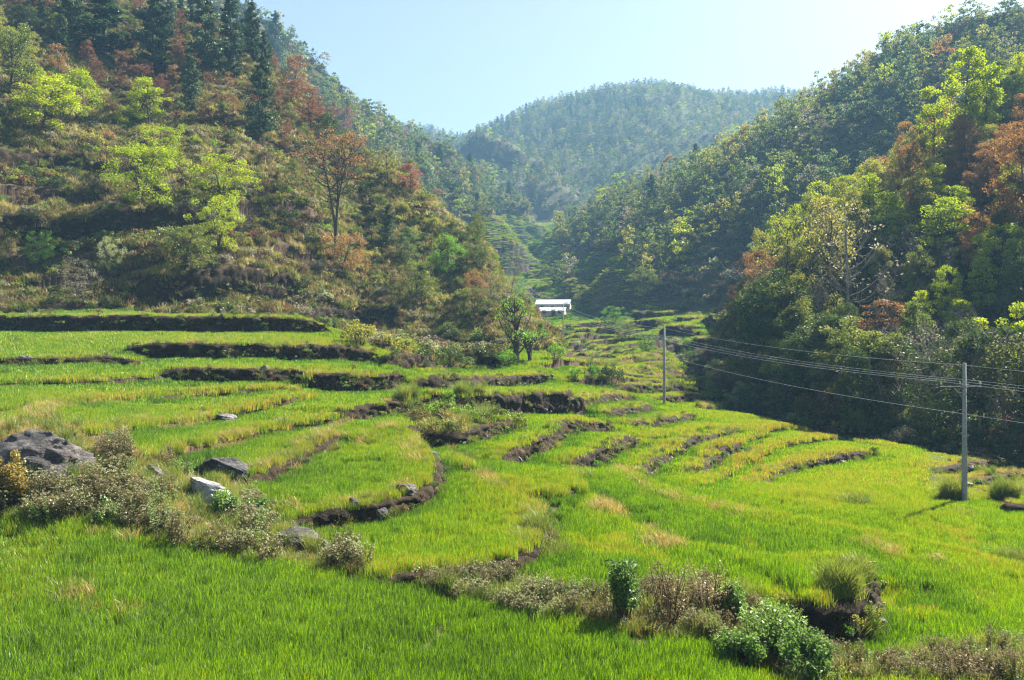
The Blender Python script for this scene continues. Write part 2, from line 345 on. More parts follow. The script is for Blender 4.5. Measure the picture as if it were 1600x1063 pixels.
def step_z(X, Y):
    z = np.zeros(np.shape(X)); near = np.full(np.shape(X), 99.0); edge = np.zeros(np.shape(X))
    for pl, h, Ld, iw, lab, Ym in STEPS:
        R = Ld*4; m = (X > pl[:, 0].min()-R) & (X < pl[:, 0].max()+R) & (Y > pl[:, 1].min()-R) & (Y < pl[:, 1].max()+R)
        if not m.any(): continue
        x = X[m]; y = Y[m]; wob = .25 if Ym < 60 else .5
        d, s, p = poly_dist(pl, x+fbm(x*.8, y*.8, 31, 2)*wob, y+fbm(x*.8+9, y*.8, 32, 2)*wob)
        hh = h*taper(p)*np.where((p <= 0) | (p >= 1), 0, 1); sg = s*d
        z[m] += np.where(sg > 0, .5*hh*np.exp(-d/Ld), -.5*hh*np.exp(-d/Ld))
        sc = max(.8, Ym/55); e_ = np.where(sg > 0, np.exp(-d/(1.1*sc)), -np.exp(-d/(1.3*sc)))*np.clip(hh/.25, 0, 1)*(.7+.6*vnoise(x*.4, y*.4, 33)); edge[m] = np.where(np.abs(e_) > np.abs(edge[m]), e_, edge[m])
        if iw: near[m] = np.minimum(near[m], np.where(sg > 0, d*2.0, d)/max(.35, Ym/140)+9*(hh < .05))
    return z, near, edge
# grid: fan of columns (finer inside the view) by rows growing with distance
us = np.concatenate([np.linspace(-1.5, -.72, 50, endpoint=False), np.linspace(-.72, .72, 1100), np.linspace(.72, 1.5, 51)[1:]])
def rows(a, b, k): return np.exp(np.arange(math.log(a), math.log(b), k))
ys = np.concatenate([rows(5, 15, .03), rows(15, 130, .0030), rows(130, 480, .006), rows(480, 1700, .014)])
GU, GY = np.meshgrid(us, ys, indexing='ij'); GX = GU*GY
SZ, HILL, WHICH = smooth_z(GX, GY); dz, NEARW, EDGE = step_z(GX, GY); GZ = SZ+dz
def gidx(X, Y):
    Yc = np.clip(Y, ys[0], ys[-1]); u = np.clip(X/Yc, us[0], us[-1])
    return np.interp(u, us, np.arange(len(us))), np.interp(Yc, ys, np.arange(len(ys)))
def Hz(X, Y): return bil(GZ, *gidx(X, Y))
def Gf(T_, X, Y): return bil(T_, *gidx(X, Y))
RUNMAX = np.maximum.accumulate(GZ/GY, axis=1)
def visible(X, Y, Z, tol=0.002):
    i, j = gidx(X, Y); return (Z/Y > RUNMAX[np.rint(i).astype(int), np.maximum(np.floor(j).astype(int)-1, 0)]-tol)
def proj(X, Y, Z): return CX+X/Y*F, HY-Z/Y*F
def ground_at(px, py):
    """ground point seen at a photo pixel on the finished terrain"""
    u = (px-CX)/F; v = (HY-py)/F; z = Hz(u*ys, ys); m = z >= v*ys; m[:38] = False
    k = np.argmax(m); return np.array([u*ys[k], ys[k], z[k]])
nI, nJ = GU.shape
idx = np.arange(nI*nJ).reshape(nI, nJ)
Q = np.stack([idx[:-1, :-1], idx[1:, :-1], idx[1:, 1:], idx[:-1, 1:]], -1).reshape(-1, 4)
reg = np.where(HILL > .3, WHICH, 99); reg = reg[:-1, :-1].ravel()
V = np.stack([GX, GY, GZ], -1).reshape(-1, 3)
def sub_sheet(name, mask, mat):
    q = Q[mask]; used = np.unique(q); mp = np.zeros(len(V), dtype=np.int32); mp[used] = np.arange(len(used))
    o = obj(name, make_mesh(name, V[used], mp[q], mat, True)); tag(o, kind='structure'); return o
near_ids = {RN.index('left'): 0, RN.index('right'): 1, RN.index('right3'): 1}
sub_sheet('ground', reg == 99, M_field)
sub_sheet('hillside', reg == RN.index('left'), M_hill)
sub_sheet('hillside', (reg == RN.index('right')) | (reg == RN.index('right3')), M_hill)
sub_sheet('far_hills', (reg != 99) & (reg != RN.index('left')) & (reg != RN.index('right')) & (reg != RN.index('right3')), M_far)
# ground behind and beside the camera
bx, by = np.meshgrid(np.linspace(-120, 120, 41), np.linspace(-90, 5.6, 33), indexing='ij')
bz = np.where(by > 0, base_z(bx, np.maximum(by, 3)), -2.4-by*.25+fbm(bx/12, by/12, 5)*1.0)
bz = np.where(by > 4.5, Hz(bx, by)-.05, bz-.1)
bi = np.arange(bx.size).reshape(bx.shape)
bq = np.stack([bi[:-1, :-1], bi[1:, :-1], bi[1:, 1:], bi[:-1, 1:]], -1).reshape(-1, 4)
tag(obj('ground', make_mesh('ground', np.stack([bx, by, bz], -1).reshape(-1, 3), bq, M_field, True)), kind='structure')

# ---------------------------------------------------------------- terrace risers
def wall_mesh(pl, h, Ym):
    st = max(.10, Ym*.0026); L2 = resample(pl, st); n = len(L2); tg = np.gradient(L2, axis=0); tg /= np.hypot(*tg.T)[:, None]+1e-9
    out = np.stack([tg[:, 1], -tg[:, 0]], 1)             # the low side
    p = np.linspace(0, 1, n); hh = h*taper(p)+.02; prof = 12
    rows_ = []; sc = max(.6, min(2.5, 60/Ym))
    off = .18+Ym*.0018
    lo = Hz(*(L2+out*(off+.5)).T); hi = Hz(*(L2-out*.5).T); hi = np.maximum(hi, lo+.05)
    hi = np.minimum(hi, lo+hh*1.25+.05)
    s = p*np.hypot(*np.diff(L2, axis=0).T).sum()
    for k in range(prof+1):
        t = k/prof; z = lo-.25+(hi+.06-lo+.25)*t
        dsp = (fbm(s*sc+k*.0, np.full(n, t*2.2*max(h, .6))*sc+3, 41, 3)*.30*min(1.2, max(h, .3))+fbm(s*3.1+5, np.full(n, t*7.0)+s*.3, 47, 3)*.26*min(1, max(h, .4))+.10*np.sin(t*math.pi))+off+.22*(1-t)
        if k == prof: dsp = dsp*.35
        z = z+(fbm(s*1.3, s*0+7, 43, 3)*.22*min(1, h) if k == prof else 0)
        q = L2+out*dsp[:, None]; rows_.append(np.c_[q, z])
    q = L2-out*(.5); rows_.append(np.c_[q, hi-.10]); q = L2-out*.5; rows_.append(np.c_[q, lo-.4])
    R = np.array(rows_); m = R.shape[0]; ii = np.arange(m*n).reshape(m, n)
    qd = [np.stack([ii[:-1, :-1], ii[:-1, 1:], ii[1:, 1:], ii[1:, :-1]], -1).reshape(-1, 4), np.stack([ii[-1, :-1], ii[-1, 1:], ii[0, 1:], ii[0, :-1]], -1)]
    return R.reshape(-1, 3), np.concatenate(qd)
RIM = []
for pl, h, Ld, iw, lab, Ym in STEPS:
    if iw != 1: continue
    v, q = wall_mesh(pl, h, Ym); c = v.mean(0); c[2] = v[:, 2].min()
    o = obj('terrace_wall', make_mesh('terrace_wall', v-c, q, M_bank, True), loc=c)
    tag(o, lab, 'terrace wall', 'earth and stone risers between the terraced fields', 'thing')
    RIM.append((pl, h, Ym))

# ---------------------------------------------------------------- instanced ground cover
def gn_scatter(name, coll, pts, scale, vid, tint, rot=None, tilt=.12, kind='stuff'):
    n = len(pts)
    rz = rng.uniform(0, 2*math.pi, n) if rot is None else rot
    e = np.stack([rng.normal(0, tilt, n), rng.normal(0, tilt, n), rz], 1)
    me = make_mesh(name, pts, np.zeros((0, 4)), None, attrs={'vid': ('INT', vid), 'tint': ('FLOAT', tint)})
    for nm, a in (('scl', scale if np.ndim(scale) == 2 else np.repeat(np.asarray(scale)[:, None], 3, 1)), ('rot', e)):
        at = me.attributes.new(nm, 'FLOAT_VECTOR', 'POINT'); at.data.foreach_set('vector', np.asarray(a, np.float32).ravel())
    o = obj(name, me); g = bpy.data.node_groups.new(name, 'GeometryNodeTree')
    g.interface.new_socket('Geometry', in_out='INPUT', socket_type='NodeSocketGeometry'); g.interface.new_socket('Geometry', in_out='OUTPUT', socket_type='NodeSocketGeometry')
    gi = g.nodes.new('NodeGroupInput'); go = g.nodes.new('NodeGroupOutput')
    ip = g.nodes.new('GeometryNodeInstanceOnPoints'); ci = g.nodes.new('GeometryNodeCollectionInfo')
    ci.inputs[0].default_value = coll; ci.inputs['Separate Children'].default_value = True; ci.inputs['Reset Children'].default_value = True
    def na(nm, ty):
        a = g.nodes.new('GeometryNodeInputNamedAttribute'); a.data_type = ty; a.inputs[0].default_value = nm; return a.outputs[0]
    g.links.new(gi.outputs[0], ip.inputs['Points']); g.links.new(ci.outputs[0], ip.inputs['Instance'])
    ip.inputs['Pick Instance'].default_value = True; g.links.new(na('vid', 'INT'), ip.inputs['Instance Index'])
    e2r = g.nodes.new('FunctionNodeEulerToRotation'); g.links.new(na('rot', 'FLOAT_VECTOR'), e2r.inputs[0]); g.links.new(e2r.outputs[0], ip.inputs['Rotation'])
    g.links.new(na('scl', 'FLOAT_VECTOR'), ip.inputs['Scale']); g.links.new(ip.outputs[0], go.inputs[0])
    md = o.modifiers.new('scatter', 'NODES'); md.node_group = g
    tag(o, kind=kind); return o
def coll_of(name, meshes):
    c = bpy.data.collections.new(name)
    for i, me in enumerate(meshes): c.objects.link(bpy.data.objects.new('%s_%02d' % (name, i), me))
    return c
def blades(n, size, h, wd, r, bend=.35, ear=0.0):
    """a patch of curved grass blades, three quads each"""
    x = r.uniform(-size/2, size/2, n); y = r.uniform(-size/2, size/2, n); a = r.uniform(0, 2*math.pi, n)
    hh = h*r.uniform(.6, 1.15, n); b = bend*r.uniform(.1, 1, n)*hh; ba = r.uniform(0, 2*math.pi, n); Vs = []
    for k, t in enumerate((0, .4, .75, 1)):
        cx = x+np.cos(ba)*b*t*t; cy = y+np.sin(ba)*b*t*t; cz = hh*(t-.12*t*t*b/hh*2)
        ww = wd*(1-t*.75 if not ear else (1-t*.6 if t < .7 else ear))*.5
        Vs += [np.stack([cx-np.cos(a)*ww, cy-np.sin(a)*ww, cz], -1), np.stack([cx+np.cos(a)*ww, cy+np.sin(a)*ww, cz], -1)]
    Vv = np.stack(Vs, 1); o = np.arange(n)*8
    Qq = np.concatenate([np.stack([o+2*k, o+2*k+1, o+2*k+3, o+2*k+2], -1) for k in range(3)])
    return Vv.reshape(-1, 3), Qq
# tint: 0 deep blue-green ... .5 lime ... 1 straw/rust
M_wheat = leafmat('wheat_leaf', [],   .5, .05, .74, True, [(0, (.03, .06, .012)), (.28, (.075, .15, .012)), (.5, (.15, .285, .010)), (.68, (.25, .38, .012)), (.82, (.33, .28, .03)), (.92, (.33, .20, .06)), (1, (.26, .12, .05))])
M_dry = leafmat('dry_grass', [(.14, .16, .03), (.28, .26, .06), (.36, .24, .09), (.42, .33, .14)], .45, .05, .5)
CW = [coll_of('wheat_near', [make_mesh('w', *blades(150, .6, .40, .018, rng, .35), M_wheat) for _ in range(5)]),
      coll_of('wheat_mid', [make_mesh('w', *blades(200, 1.1, .37, .038, rng), M_wheat) for _ in range(4)]),
      coll_of('wheat_far', [make_mesh('w', *blades(220, 2.2, .37, .08, rng), M_wheat) for _ in range(4)])]
def in_poly(px, py, poly):
    c = np.zeros(px.shape, bool); n = len(poly)
    for i in range(n):
        x1, y1 = poly[i]; x2, y2 = poly[(i+1) % n]
        k = ((y1 > py) != (y2 > py)) & (px < (x2-x1)*(py-y1)/(y2-y1+1e-12)+x1); c ^= k
    return c
CLEAR = [[(755,340),(800,335),(862,338),(885,400),(880,470),(760,470)], [(898,392),(975,396),(1000,440),(1000,452),(1060,490),(1030,505),(905,500),(890,450)], [(1045,505),(1100,484),(1148,480),(1146,545),(1075,562),(1030,535)]]
CLEAR2 = CLEAR+[[(880,440),(1000,436),(1070,505),(890,510)], [(985,470),(1040,432),(1110,400),(1180,385),(1175,440),(1140,485),(985,505)]]
SCRUB = [[(-400,650),(0,655),(60,640),(150,690),(250,730),(380,745),(400,800),(440,830),(530,870),(600,915),(760,905),(860,930),(960,945),(1100,920),(1200,960),(1290,1010),(1330,1063),(1240,1063),(1100,1010),(960,990),(820,968),(700,935),(560,905),(430,885),(300,870),(180,825),(0,812),(-400,800)],
         [(520,500),(600,490),(700,500),(790,520),(780,570),(700,575),(640,560),(560,540)],
         [(640,655),(690,640),(740,650),(800,660),(810,675),(740,695),(680,690)], [(1240,1063),(1400,1040),(1500,1025),(1640,1010),(1640,1080),(1240,1080)]]
def frame_pts(n, y0, y1, um=.75):
    u = rng.uniform(-um, um, n); Y = np.sqrt(rng.uniform(y0*y0, y1*y1, n)); return u*Y, Y
def field_mask(X, Y, m=.5):
    Z = Hz(X, Y); px, py = proj(X, Y, Z)
    cl_ = (Y > 112) & np.any([in_poly(px, py, q) for q in CLEAR], 0)
    ok = ((Gf(HILL, X, Y) < .2) | cl_) & (Gf(NEARW, X, Y) > m)
    d, s, p = poly_dist(GW, X, Y); ok &= ~((d < np.where(s > 0, 1.0, 2.0)) | ((s < 0) & (d < 30) & (Y < 118)))
    jx = px+fbm(X*.6, Y*.6, 55, 3)*60*np.clip(25/Y, .3, 1); jy = py+fbm(X*.6+30, Y*.6, 56, 3)*45*np.clip(25/Y, .2, 1)
    for s in SCRUB: ok &= ~in_poly(jx, jy, s)
    return ok, Z, px, py
BL = [((1330,760),(330,75),.50,1),((1250,700),(200,60),.58,1),((300,640),(300,60),.50,.8),((1500,830),(200,50),.52,.9),((1000,880),(330,80),.30,.7),((1350,880),(260,60),.30,.8),((1450,960),(260,60),.42,.6),
      ((600,720),(200,80),.42,.8),((300,540),(320,30),.55,.9),((800,620),(250,60),.42,.7),((700,800),(180,70),.42,.7),((500,1000),(900,90),.24,1),((120,700),(120,60),.5,.6),((1010,560),(200,60),.42,.8),((1550,740),(90,40),.74,1)]
def field_tint(X, Y, px, py):
    t = np.full(X.shape, .42)
    for (cx, cy), (rx, ry), v, a in BL:
        g = a*np.exp(-(((px-cx)/rx)**2+((py-cy)/ry)**2)); t = t*(1-g)+(v+.045)*g
    t = t+fbm(X/5, Y/9, 61, 4)*.20+fbm(X*1.1, Y*.8, 65, 3)*.14
    eg = Gf(EDGE, X, Y); t = t+np.where(eg > 0, .22*eg, .42*eg)  # dry yellow along the lips; shade below each step painted in as darker green
    t = t+.5*np.clip(vnoise(X*.9+7, Y*.6, 75)-.8, 0, 1)*(px > 850)*(py > 830)*4
    return np.clip(t, .2, 1)
wheat_n = []
for c, (y0, y1, dens, sc, ex) in zip(CW, ((14.5, 48, 11, 1, .42), (46, 105, 3.6, 1, .6), (100, 560, .8, 1.25, 1.0))):
    n = int(dens*.75*(y1*y1-y0*y0)); X, Y = frame_pts(n, y0, y1); ok, Z, px, py = field_mask(X, Y, ex)
    ok &= visible(X, Y, Z+.6, .004) | (Y < 60)
    X, Y, Z, px, py = [a[ok] for a in (X, Y, Z, px, py)]
    s = rng.uniform(.8, 1.15, len(X)); s = np.stack([s, s, s*(.85+.2*vnoise(X/2, Y/2, 81))*np.where((px > 1440) & (py < 790) & (py > 700), .5, 1)], 1)
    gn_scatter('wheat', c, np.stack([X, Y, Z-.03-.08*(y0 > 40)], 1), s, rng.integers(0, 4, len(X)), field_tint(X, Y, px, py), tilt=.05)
    wheat_n.append(len(X))
print('wheat', wheat_n)
# ---------------------------------------------------------------- plants
G_ = lambda *c: list(c)
COL = {
 'lime': [(.17,.24,.015),(.28,.34,.02),(.38,.41,.045)], 'olive': [(.07,.10,.02),(.12,.15,.03),(.20,.20,.05)], 'dark': [(.028,.05,.014),(.06,.09,.02),(.11,.14,.035)],
 'rust': [(.14,.075,.03),(.24,.125,.045),(.28,.20,.07)], 'maroon': [(.07,.035,.025),(.15,.065,.035),(.22,.12,.05)], 'gold': [(.13,.15,.025),(.24,.24,.045),(.32,.28,.08)],
 'brown': [(.05,.036,.016),(.12,.085,.035),(.20,.15,.06)], 'grey': [(.10,.085,.055),(.19,.17,.11),(.30,.27,.18)], 'pine': [(.022,.045,.02),(.05,.085,.035),(.12,.15,.06)],
 'pink': [(.19,.06,.05),(.27,.10,.08),(.2,.12,.05)], 'bluegreen': [(.06,.09,.03),(.11,.16,.05),(.17,.22,.08)], 'pale': [(.16,.19,.07),(.28,.31,.13),(.45,.45,.28)], 'fresh': [(.06,.14,.02),(.12,.24,.03),(.22,.34,.05)]}
ML = {k: leafmat('leaf_'+k, c, .5 if k not in ('pine', 'dark') else .3, .025, .55) for k, c in COL.items()}
M_bark = roughmat('bark', (.035, .027, .022), (.11, .09, .07), 6, .95, .6, obj_coord=True)
M_pale_bark = roughmat('pale_bark', (.16, .14, .11), (.30, .27, .22), 6, .9, .5, obj_coord=True)
def tube(path, rad, k=5):
    P = np.asarray(path, float); n = len(P); tg = np.gradient(P, axis=0); tg /= np.linalg.norm(tg, axis=1)[:, None]+1e-9
    a = np.cross(tg, [0.3, 1, 0.1]); a /= np.linalg.norm(a, axis=1)[:, None]+1e-9; b = np.cross(tg, a)
    th = np.arange(k)/k*2*math.pi; rad = np.broadcast_to(rad, (n,))
    V = P[:, None]+rad[:, None, None]*(a[:, None]*np.cos(th)[None, :, None]+b[:, None]*np.sin(th)[None, :, None])
    i = np.arange(n*k).reshape(n, k); j = np.roll(i, -1, 1)
    Q = np.stack([i[:-1], j[:-1], j[1:], i[1:]], -1).reshape(-1, 4)
    return V.reshape(-1, 3), Q
def join(parts):
    V, Q, o = [], [], 0
    for v, q in parts: V.append(v); Q.append(np.asarray(q)+o); o += len(v)
    return np.concatenate(V), np.concatenate(Q)
def leaves(C, R, n, size, r, flat=.6, up=.5, droop=0):
    """n rhombic leaves around each centre C with radius R"""
    C = np.repeat(C, n, 0); R = np.repeat(np.broadcast_to(R, (len(C)//n,)), n)[:, None]; m = len(C)
    d = r.normal(0, 1, (m, 3)); d /= np.linalg.norm(d, axis=1)[:, None]+1e-9
    p = C+d*R*(r.uniform(.15, 1, (m, 1))**.6)*np.array([1, 1, flat])
    nn = r.normal(0, 1, (m, 3))+np.array([0, 0, up]); nn /= np.linalg.norm(nn, axis=1)[:, None]
    a = np.cross(nn, r.normal(0, 1, (m, 3))); a /= np.linalg.norm(a, axis=1)[:, None]+1e-9; b = np.cross(nn, a)
    s = size*r.uniform(.6, 1.3, (m, 1)); a = a*s*.5; b = b*s*.30
    V = np.stack([p-a, p+b, p+a, p-b], 1).reshape(-1, 3)
    return V, np.arange(m*4).reshape(m, 4)
def limb(a, b, r0, r1, r, wob=.08, n=5, sag=.15):
    t = np.linspace(0, 1, n)[:, None]; L_ = np.linalg.norm(b-a)
    P = a*(1-t)+b*t+np.sin(t*math.pi)*r.normal(0, wob*L_, 3)*.5; P[:, 2] -= (np.sin(t[:, 0]*math.pi))*sag*L_
    return P, r0+(r1-r0)*t[:, 0]
def tree(r, h=10, cr=3.5, cb=.3, ncl=34, nl=70, leaf=.3, shape='round', tr=.16, forks=1, rc=.30, lean=.06, limbs=True, flat=.6, twigs=0):
    """trunk and limbs; crown of leaf clumps at the limb ends"""
    T_, Cs = [], []
    tops = []
    for f in range(forks):
        ln = np.array([r.normal(0, lean)*h+(0 if forks == 1 else math.cos(f*6.28/forks+1)*cr*.45), r.normal(0, lean)*h+(0 if forks == 1 else math.sin(f*6.28/forks+1)*cr*.45), h*r.uniform(.8, .92)])
        t = np.linspace(0, 1, 9)[:, None]; P = t*ln*np.array([1, 1, 1])+np.c_[np.sin(t[:, 0]*5+f)*.02*h*r.uniform(.3, 1), np.cos(t[:, 0]*4+f)*.02*h*r.uniform(.3, 1), t[:, 0]*0]
        P[:, :2] = P[:, :2]*(t**.8 if forks > 1 else 1)
        P[0, 2] -= .4
        T_.append(tube(P, tr*(1-.85*t[:, 0])+.02, 6)); tops.append(P)
    for c in range(ncl):
        t = r.uniform(0, 1)
        if shape == 'round': w = math.sqrt(max(0, 1-(2*t-.9)**2/1.25))
        elif shape == 'column': w = .75*math.sqrt(max(0, 1-(2*t-1)**2))+.15
        elif shape == 'umbrella': t = .35+.65*t**.6; w = .35+.75*t if t < .85 else .7
        elif shape == 'cone': w = 1.02-t
        else: w = .5+.5*math.sin(t*3)
        a = r.uniform(0, 6.283); q = cr*w*math.sqrt(r.uniform(.12, 1))*r.uniform(.75, 1.12)
        z = h*(cb+(1-cb)*t); P = tops[r.integers(forks)]
        end = np.array([P[-1][0]*t+math.cos(a)*q, P[-1][1]*t+math.sin(a)*q, z])
        z0 = max(.12*h, z-q*r.uniform(.6, 1.3)); k = np.interp(z0, P[:, 2], np.arange(9)); k0 = int(min(k, 7)); st = P[k0]*(1-k+k0)+P[min(k0+1, 8)]*(k-k0)
        if limbs:
            lp, lr = limb(st, end, tr*.32, .012+tr*.05, r); T_.append(tube(lp, lr, 4))
            for _ in range(twigs):
                e2 = end+r.normal(0, cr*.22, 3)+np.array([0, 0, cr*.12]); s2 = lp[2]*.5+lp[3]*.5 if r.random() < .5 else lp[-1]
                p2, r2 = limb(s2, e2, tr*.12, .01, r); T_.append(tube(p2, r2, 3))
                for __ in range(2):
                    p3, r3 = limb(p2[3], e2+r.normal(0, cr*.14, 3), tr*.06, .008, r, n=4); T_.append(tube(p3, r3, 3))
        Cs.append(end)
    Cs = np.array(Cs)
    cv = leaves(Cs, cr*rc*r.uniform(.7, 1.25, len(Cs)), nl, leaf, r, flat) if nl else (np.zeros((0, 3)), np.zeros((0, 4), int))
    return join(T_), cv
def pine(r, h=14, cr=2.8, nl=26, leaf=.34, tr=.2, cb=.12):
    T_ = []; t = np.linspace(0, 1, 8)[:, None]; P = np.c_[np.sin(t*3+r.uniform(0, 6))*.02*h*t, np.cos(t*2.5)*.02*h*t, t*h]; P[0, 2] -= .4
    T_.append(tube(P, tr*(1-.9*t[:, 0])+.015, 6)); C = []; R = []
    z = cb*h
    while z < h*.98:
        f = (z-cb*h)/(h*(1-cb)); w = cr*(1-f)**.55*r.uniform(.45, 1.2)*(.55+.45*min(1, f*5))
        for k in range(r.integers(3, 6)):
            a = r.uniform(0, 6.283); L_ = w*r.uniform(.6, 1.1); c = np.array([np.interp(z, P[:, 2], P[:, 0]), np.interp(z, P[:, 2], P[:, 1]), z])
            e = c+np.array([math.cos(a)*L_, math.sin(a)*L_, L_*r.uniform(-.05, .35)]); lp, lr = limb(c, e, .05, .012, r, n=4, sag=.08); T_.append(tube(lp, lr, 3))
            for s in (.45, .72, 1.0): C.append(c*(1-s)+e*s+np.array([0, 0, .05])); R.append(.28+.20*L_*.5)
        z += h*.032*r.uniform(.8, 1.3)
    C.append(P[-1]); R.append(.35)
    return join(T_), leaves(np.array(C), np.array(R), nl, leaf, r, .8, .3)
def bush(r, w=1.6, h=1.6, ncl=22, nl=70, leaf=.14, tr=.03, flat=.8, dome=False):
    T_, C = [], []
    for c in range(ncl):
        a = r.uniform(0, 6.283); q = w*math.sqrt(r.uniform(.02, 1)); t = math.sqrt(max(0, 1-(q/w)**2))
        z = h*(.25+.7*t*r.uniform(.45, 1)) if not dome else h*(.15+.8*t*r.uniform(.5, 1))
        e = np.array([math.cos(a)*q, math.sin(a)*q, z]); b = np.array([math.cos(a)*q*.2, math.sin(a)*q*.2, -.15])
        lp, lr = limb(b, e, tr, tr*.25, r, n=4, sag=-.05); T_.append(tube(lp, lr, 3)); C.append(e)
    C = np.array(C); return join(T_), leaves(C, w*.30*r.uniform(.7, 1.3, len(C)), nl, leaf, r, flat)
def weed(r, h=1.0, n=14, spread=.5, head=.05, leaf=.06, nl=26, nh=16):
    """spindly stems with small leaves and flower heads"""
    T_, Lc, Hc = [], [], []
    for k in range(n):
        a = r.uniform(0, 6.283); q = spread*math.sqrt(r.uniform(0, 1)); hh = h*r.uniform(.6, 1.1)
        b = np.array([math.cos(a)*q*.5, math.sin(a)*q*.5, -.05]); e = np.array([math.cos(a)*q, math.sin(a)*q, hh])+r.normal(0, .05, 3)
        lp, lr = limb(b, e, .009, .004, r, n=4, sag=0); T_.append(tube(lp, lr, 3))
        for s in (.45, .7, .9): Lc.append(b*(1-s)+e*s)
        for _ in range(3):
            e2 = e+r.normal(0, .10, 3)+np.array([0, 0, .05]); p2, r2 = limb(lp[2], e2, .005, .003, r, n=3, sag=0); T_.append(tube(p2, r2, 3)); Hc.append(e2)
    return join(T_), leaves(np.array(Lc), .12, nl, leaf, r, 1.1, .2), leaves(np.array(Hc), head, nh, .035, r, .7, .6)
PR = {}    # prototypes: kind -> list of (trunk mesh, crown mesh)
def proto(key, gen, colour, n=3, bark=None, **kw):
    out = []
    for i in range(n):
        (tv, tq), (cv, cq) = gen(np.random.default_rng(hash_(key)+i*31), **kw)
        out.append((make_mesh('trunk', tv, tq, bark or M_bark, True), make_mesh('crown', cv, cq, ML[colour]) if len(cv) else None))
    PR[key] = out
def hash_(s): return sum((i+7)*ord(c) for i, c in enumerate(s))
TREE = dict(h=10, cr=3.2, cb=.22, ncl=44, nl=115, leaf=.25, tr=.15)
proto('lime_column', tree, 'lime', 3, h=10, cr=2.3, cb=.28, ncl=42, nl=105, leaf=.25, tr=.13, shape='column', rc=.36)
proto('lime_round', tree, 'lime', 3, **TREE)
proto('gold_round', tree, 'gold', 3, **TREE)
proto('olive_round', tree, 'olive', 4, **TREE)
proto('olive_column', tree, 'olive', 3, h=10, cr=2.3, cb=.15, ncl=42, nl=110, leaf=.25, tr=.13, shape='column', rc=.36)
proto('dark_round', tree, 'dark', 3, **dict(TREE, nl=130, ncl=46))
proto('rust_round', tree, 'rust', 3, **dict(TREE, nl=100))
proto('maroon_round', tree, 'maroon', 3, **dict(TREE, nl=95))
proto('pink_round', tree, 'pink', 1, **TREE)
proto('grey_bare', tree, 'grey', 3, M_pale_bark, h=10, cr=3.2, cb=.25, ncl=34, nl=9, leaf=.24, tr=.13, twigs=3)
proto('sparse_gold', tree, 'gold', 2, M_bark, h=10, cr=3.0, cb=.25, ncl=40, nl=26, leaf=.28, tr=.14, twigs=2)
proto('pine', pine, 'pine', 4, cr=3.3, nl=30)
for c_ in ('lime', 'olive', 'brown', 'grey', 'dark', 'rust', 'gold', 'maroon', 'pale', 'fresh'):
    proto(c_+'_big_shrub', tree, c_, 2, h=10, cr=5.0, cb=.04, ncl=60, nl=120 if c_ != 'grey' else 36, leaf=.28, tr=.12, forks=4, rc=.22, flat=.8, twigs=1 if c_ == 'grey' else 0)
proto('bluegreen_round', tree, 'bluegreen', 3, **TREE)
SH = dict(w=1.5, h=1.9, ncl=24, nl=70, leaf=.17)
proto('olive_shrub', bush, 'olive', 3, **SH)
proto('lime_shrub', bush, 'lime', 3, **SH)
proto('brown_shrub', bush, 'brown', 3, **SH)
proto('grey_shrub', bush, 'grey', 3, **dict(SH, nl=45))
proto('dark_shrub', bush, 'dark', 3, **SH)
proto('rust_shrub', bush, 'rust', 3, **SH)
proto('gold_shrub', bush, 'gold', 3, **SH)
proto('maroon_shrub', bush, 'maroon', 2, **SH)
proto('pale_shrub', bush, 'pale', 3, **SH)
proto('fresh_shrub', bush, 'fresh', 3, **SH)
DESC = {'lime': 'bright lime green', 'gold': 'yellowing golden green', 'olive': 'olive green', 'dark': 'dark green', 'rust': 'orange brown', 'maroon': 'reddish brown', 'pink': 'pinkish red', 'grey': 'pale grey nearly bare',
        'sparse': 'thin twiggy half-leafless', 'bluegreen': 'blue-green', 'brown': 'dry brown', 'pale': 'pale silvery green', 'fresh': 'fresh green', 'pine': 'dark green'}
def kindname(key):
    if key == 'pine': return 'pine_tree', 'pine tree'
    if key.endswith('shrub'): return 'shrub', 'shrub'
    if key.startswith('grey') or key.startswith('sparse'): return 'bare_tree', 'bare tree'
    if key.split('_')[0] in ('rust', 'maroon', 'gold', 'pink'): return 'autumn_tree', 'autumn tree'
    return 'broadleaf_tree', 'broadleaf tree'
PLACED = []
PH = {'pine': 14.0}
def plant(key, p, height, wid=None, label=None, group=None, zone=None):
    if key.endswith('shrub') and height > 2.8: key = key.replace('_shrub', '_big_shrub')
    nm, cat = kindname(key); i = random.randrange(len(PR[key])); tm, cm = PR[key][i]
    nat = 14.0 if key == 'pine' else 10.0 if 'big' in key else 1.9 if key.endswith('shrub') else 10.0
    nw = 3.0 if key == 'pine' else 5.2 if 'big' in key else 1.7 if key.endswith('shrub') else 2.6 if 'column' in key else 3.6
    s = height/nat; sw = s if wid is None else wid/2/nw
    e = bpy.data.objects.new(nm, None); scene.collection.objects.link(e); e.location = (p[0], p[1], p[2]-.05); e.rotation_euler = (random.gauss(0, .04), random.gauss(0, .04), random.uniform(0, 6.28))
    e.scale = (sw, sw, s); e.empty_display_size = .2
    obj('trunk' if not key.endswith('shrub') else 'stem', tm, e)
    if cm: obj('crown' if not key.endswith('shrub') else 'foliage', cm, e)
    tag(e, label, cat, group)
    if not label:
        px, py = proj(p[0], p[1], p[2]+height*.6); PLACED.append((e, key, zone, float(px), float(py)))
    return e
def plant_px(key, px, py, hpx, wpx=None, label=None, group=None, dy=0):
    """a plant whose foot is seen at photo pixel (px, py)"""
    p = ground_at(px, py); return plant(key, p, hpx*p[1]/F, wpx*p[1]/F if wpx else None, label, group)
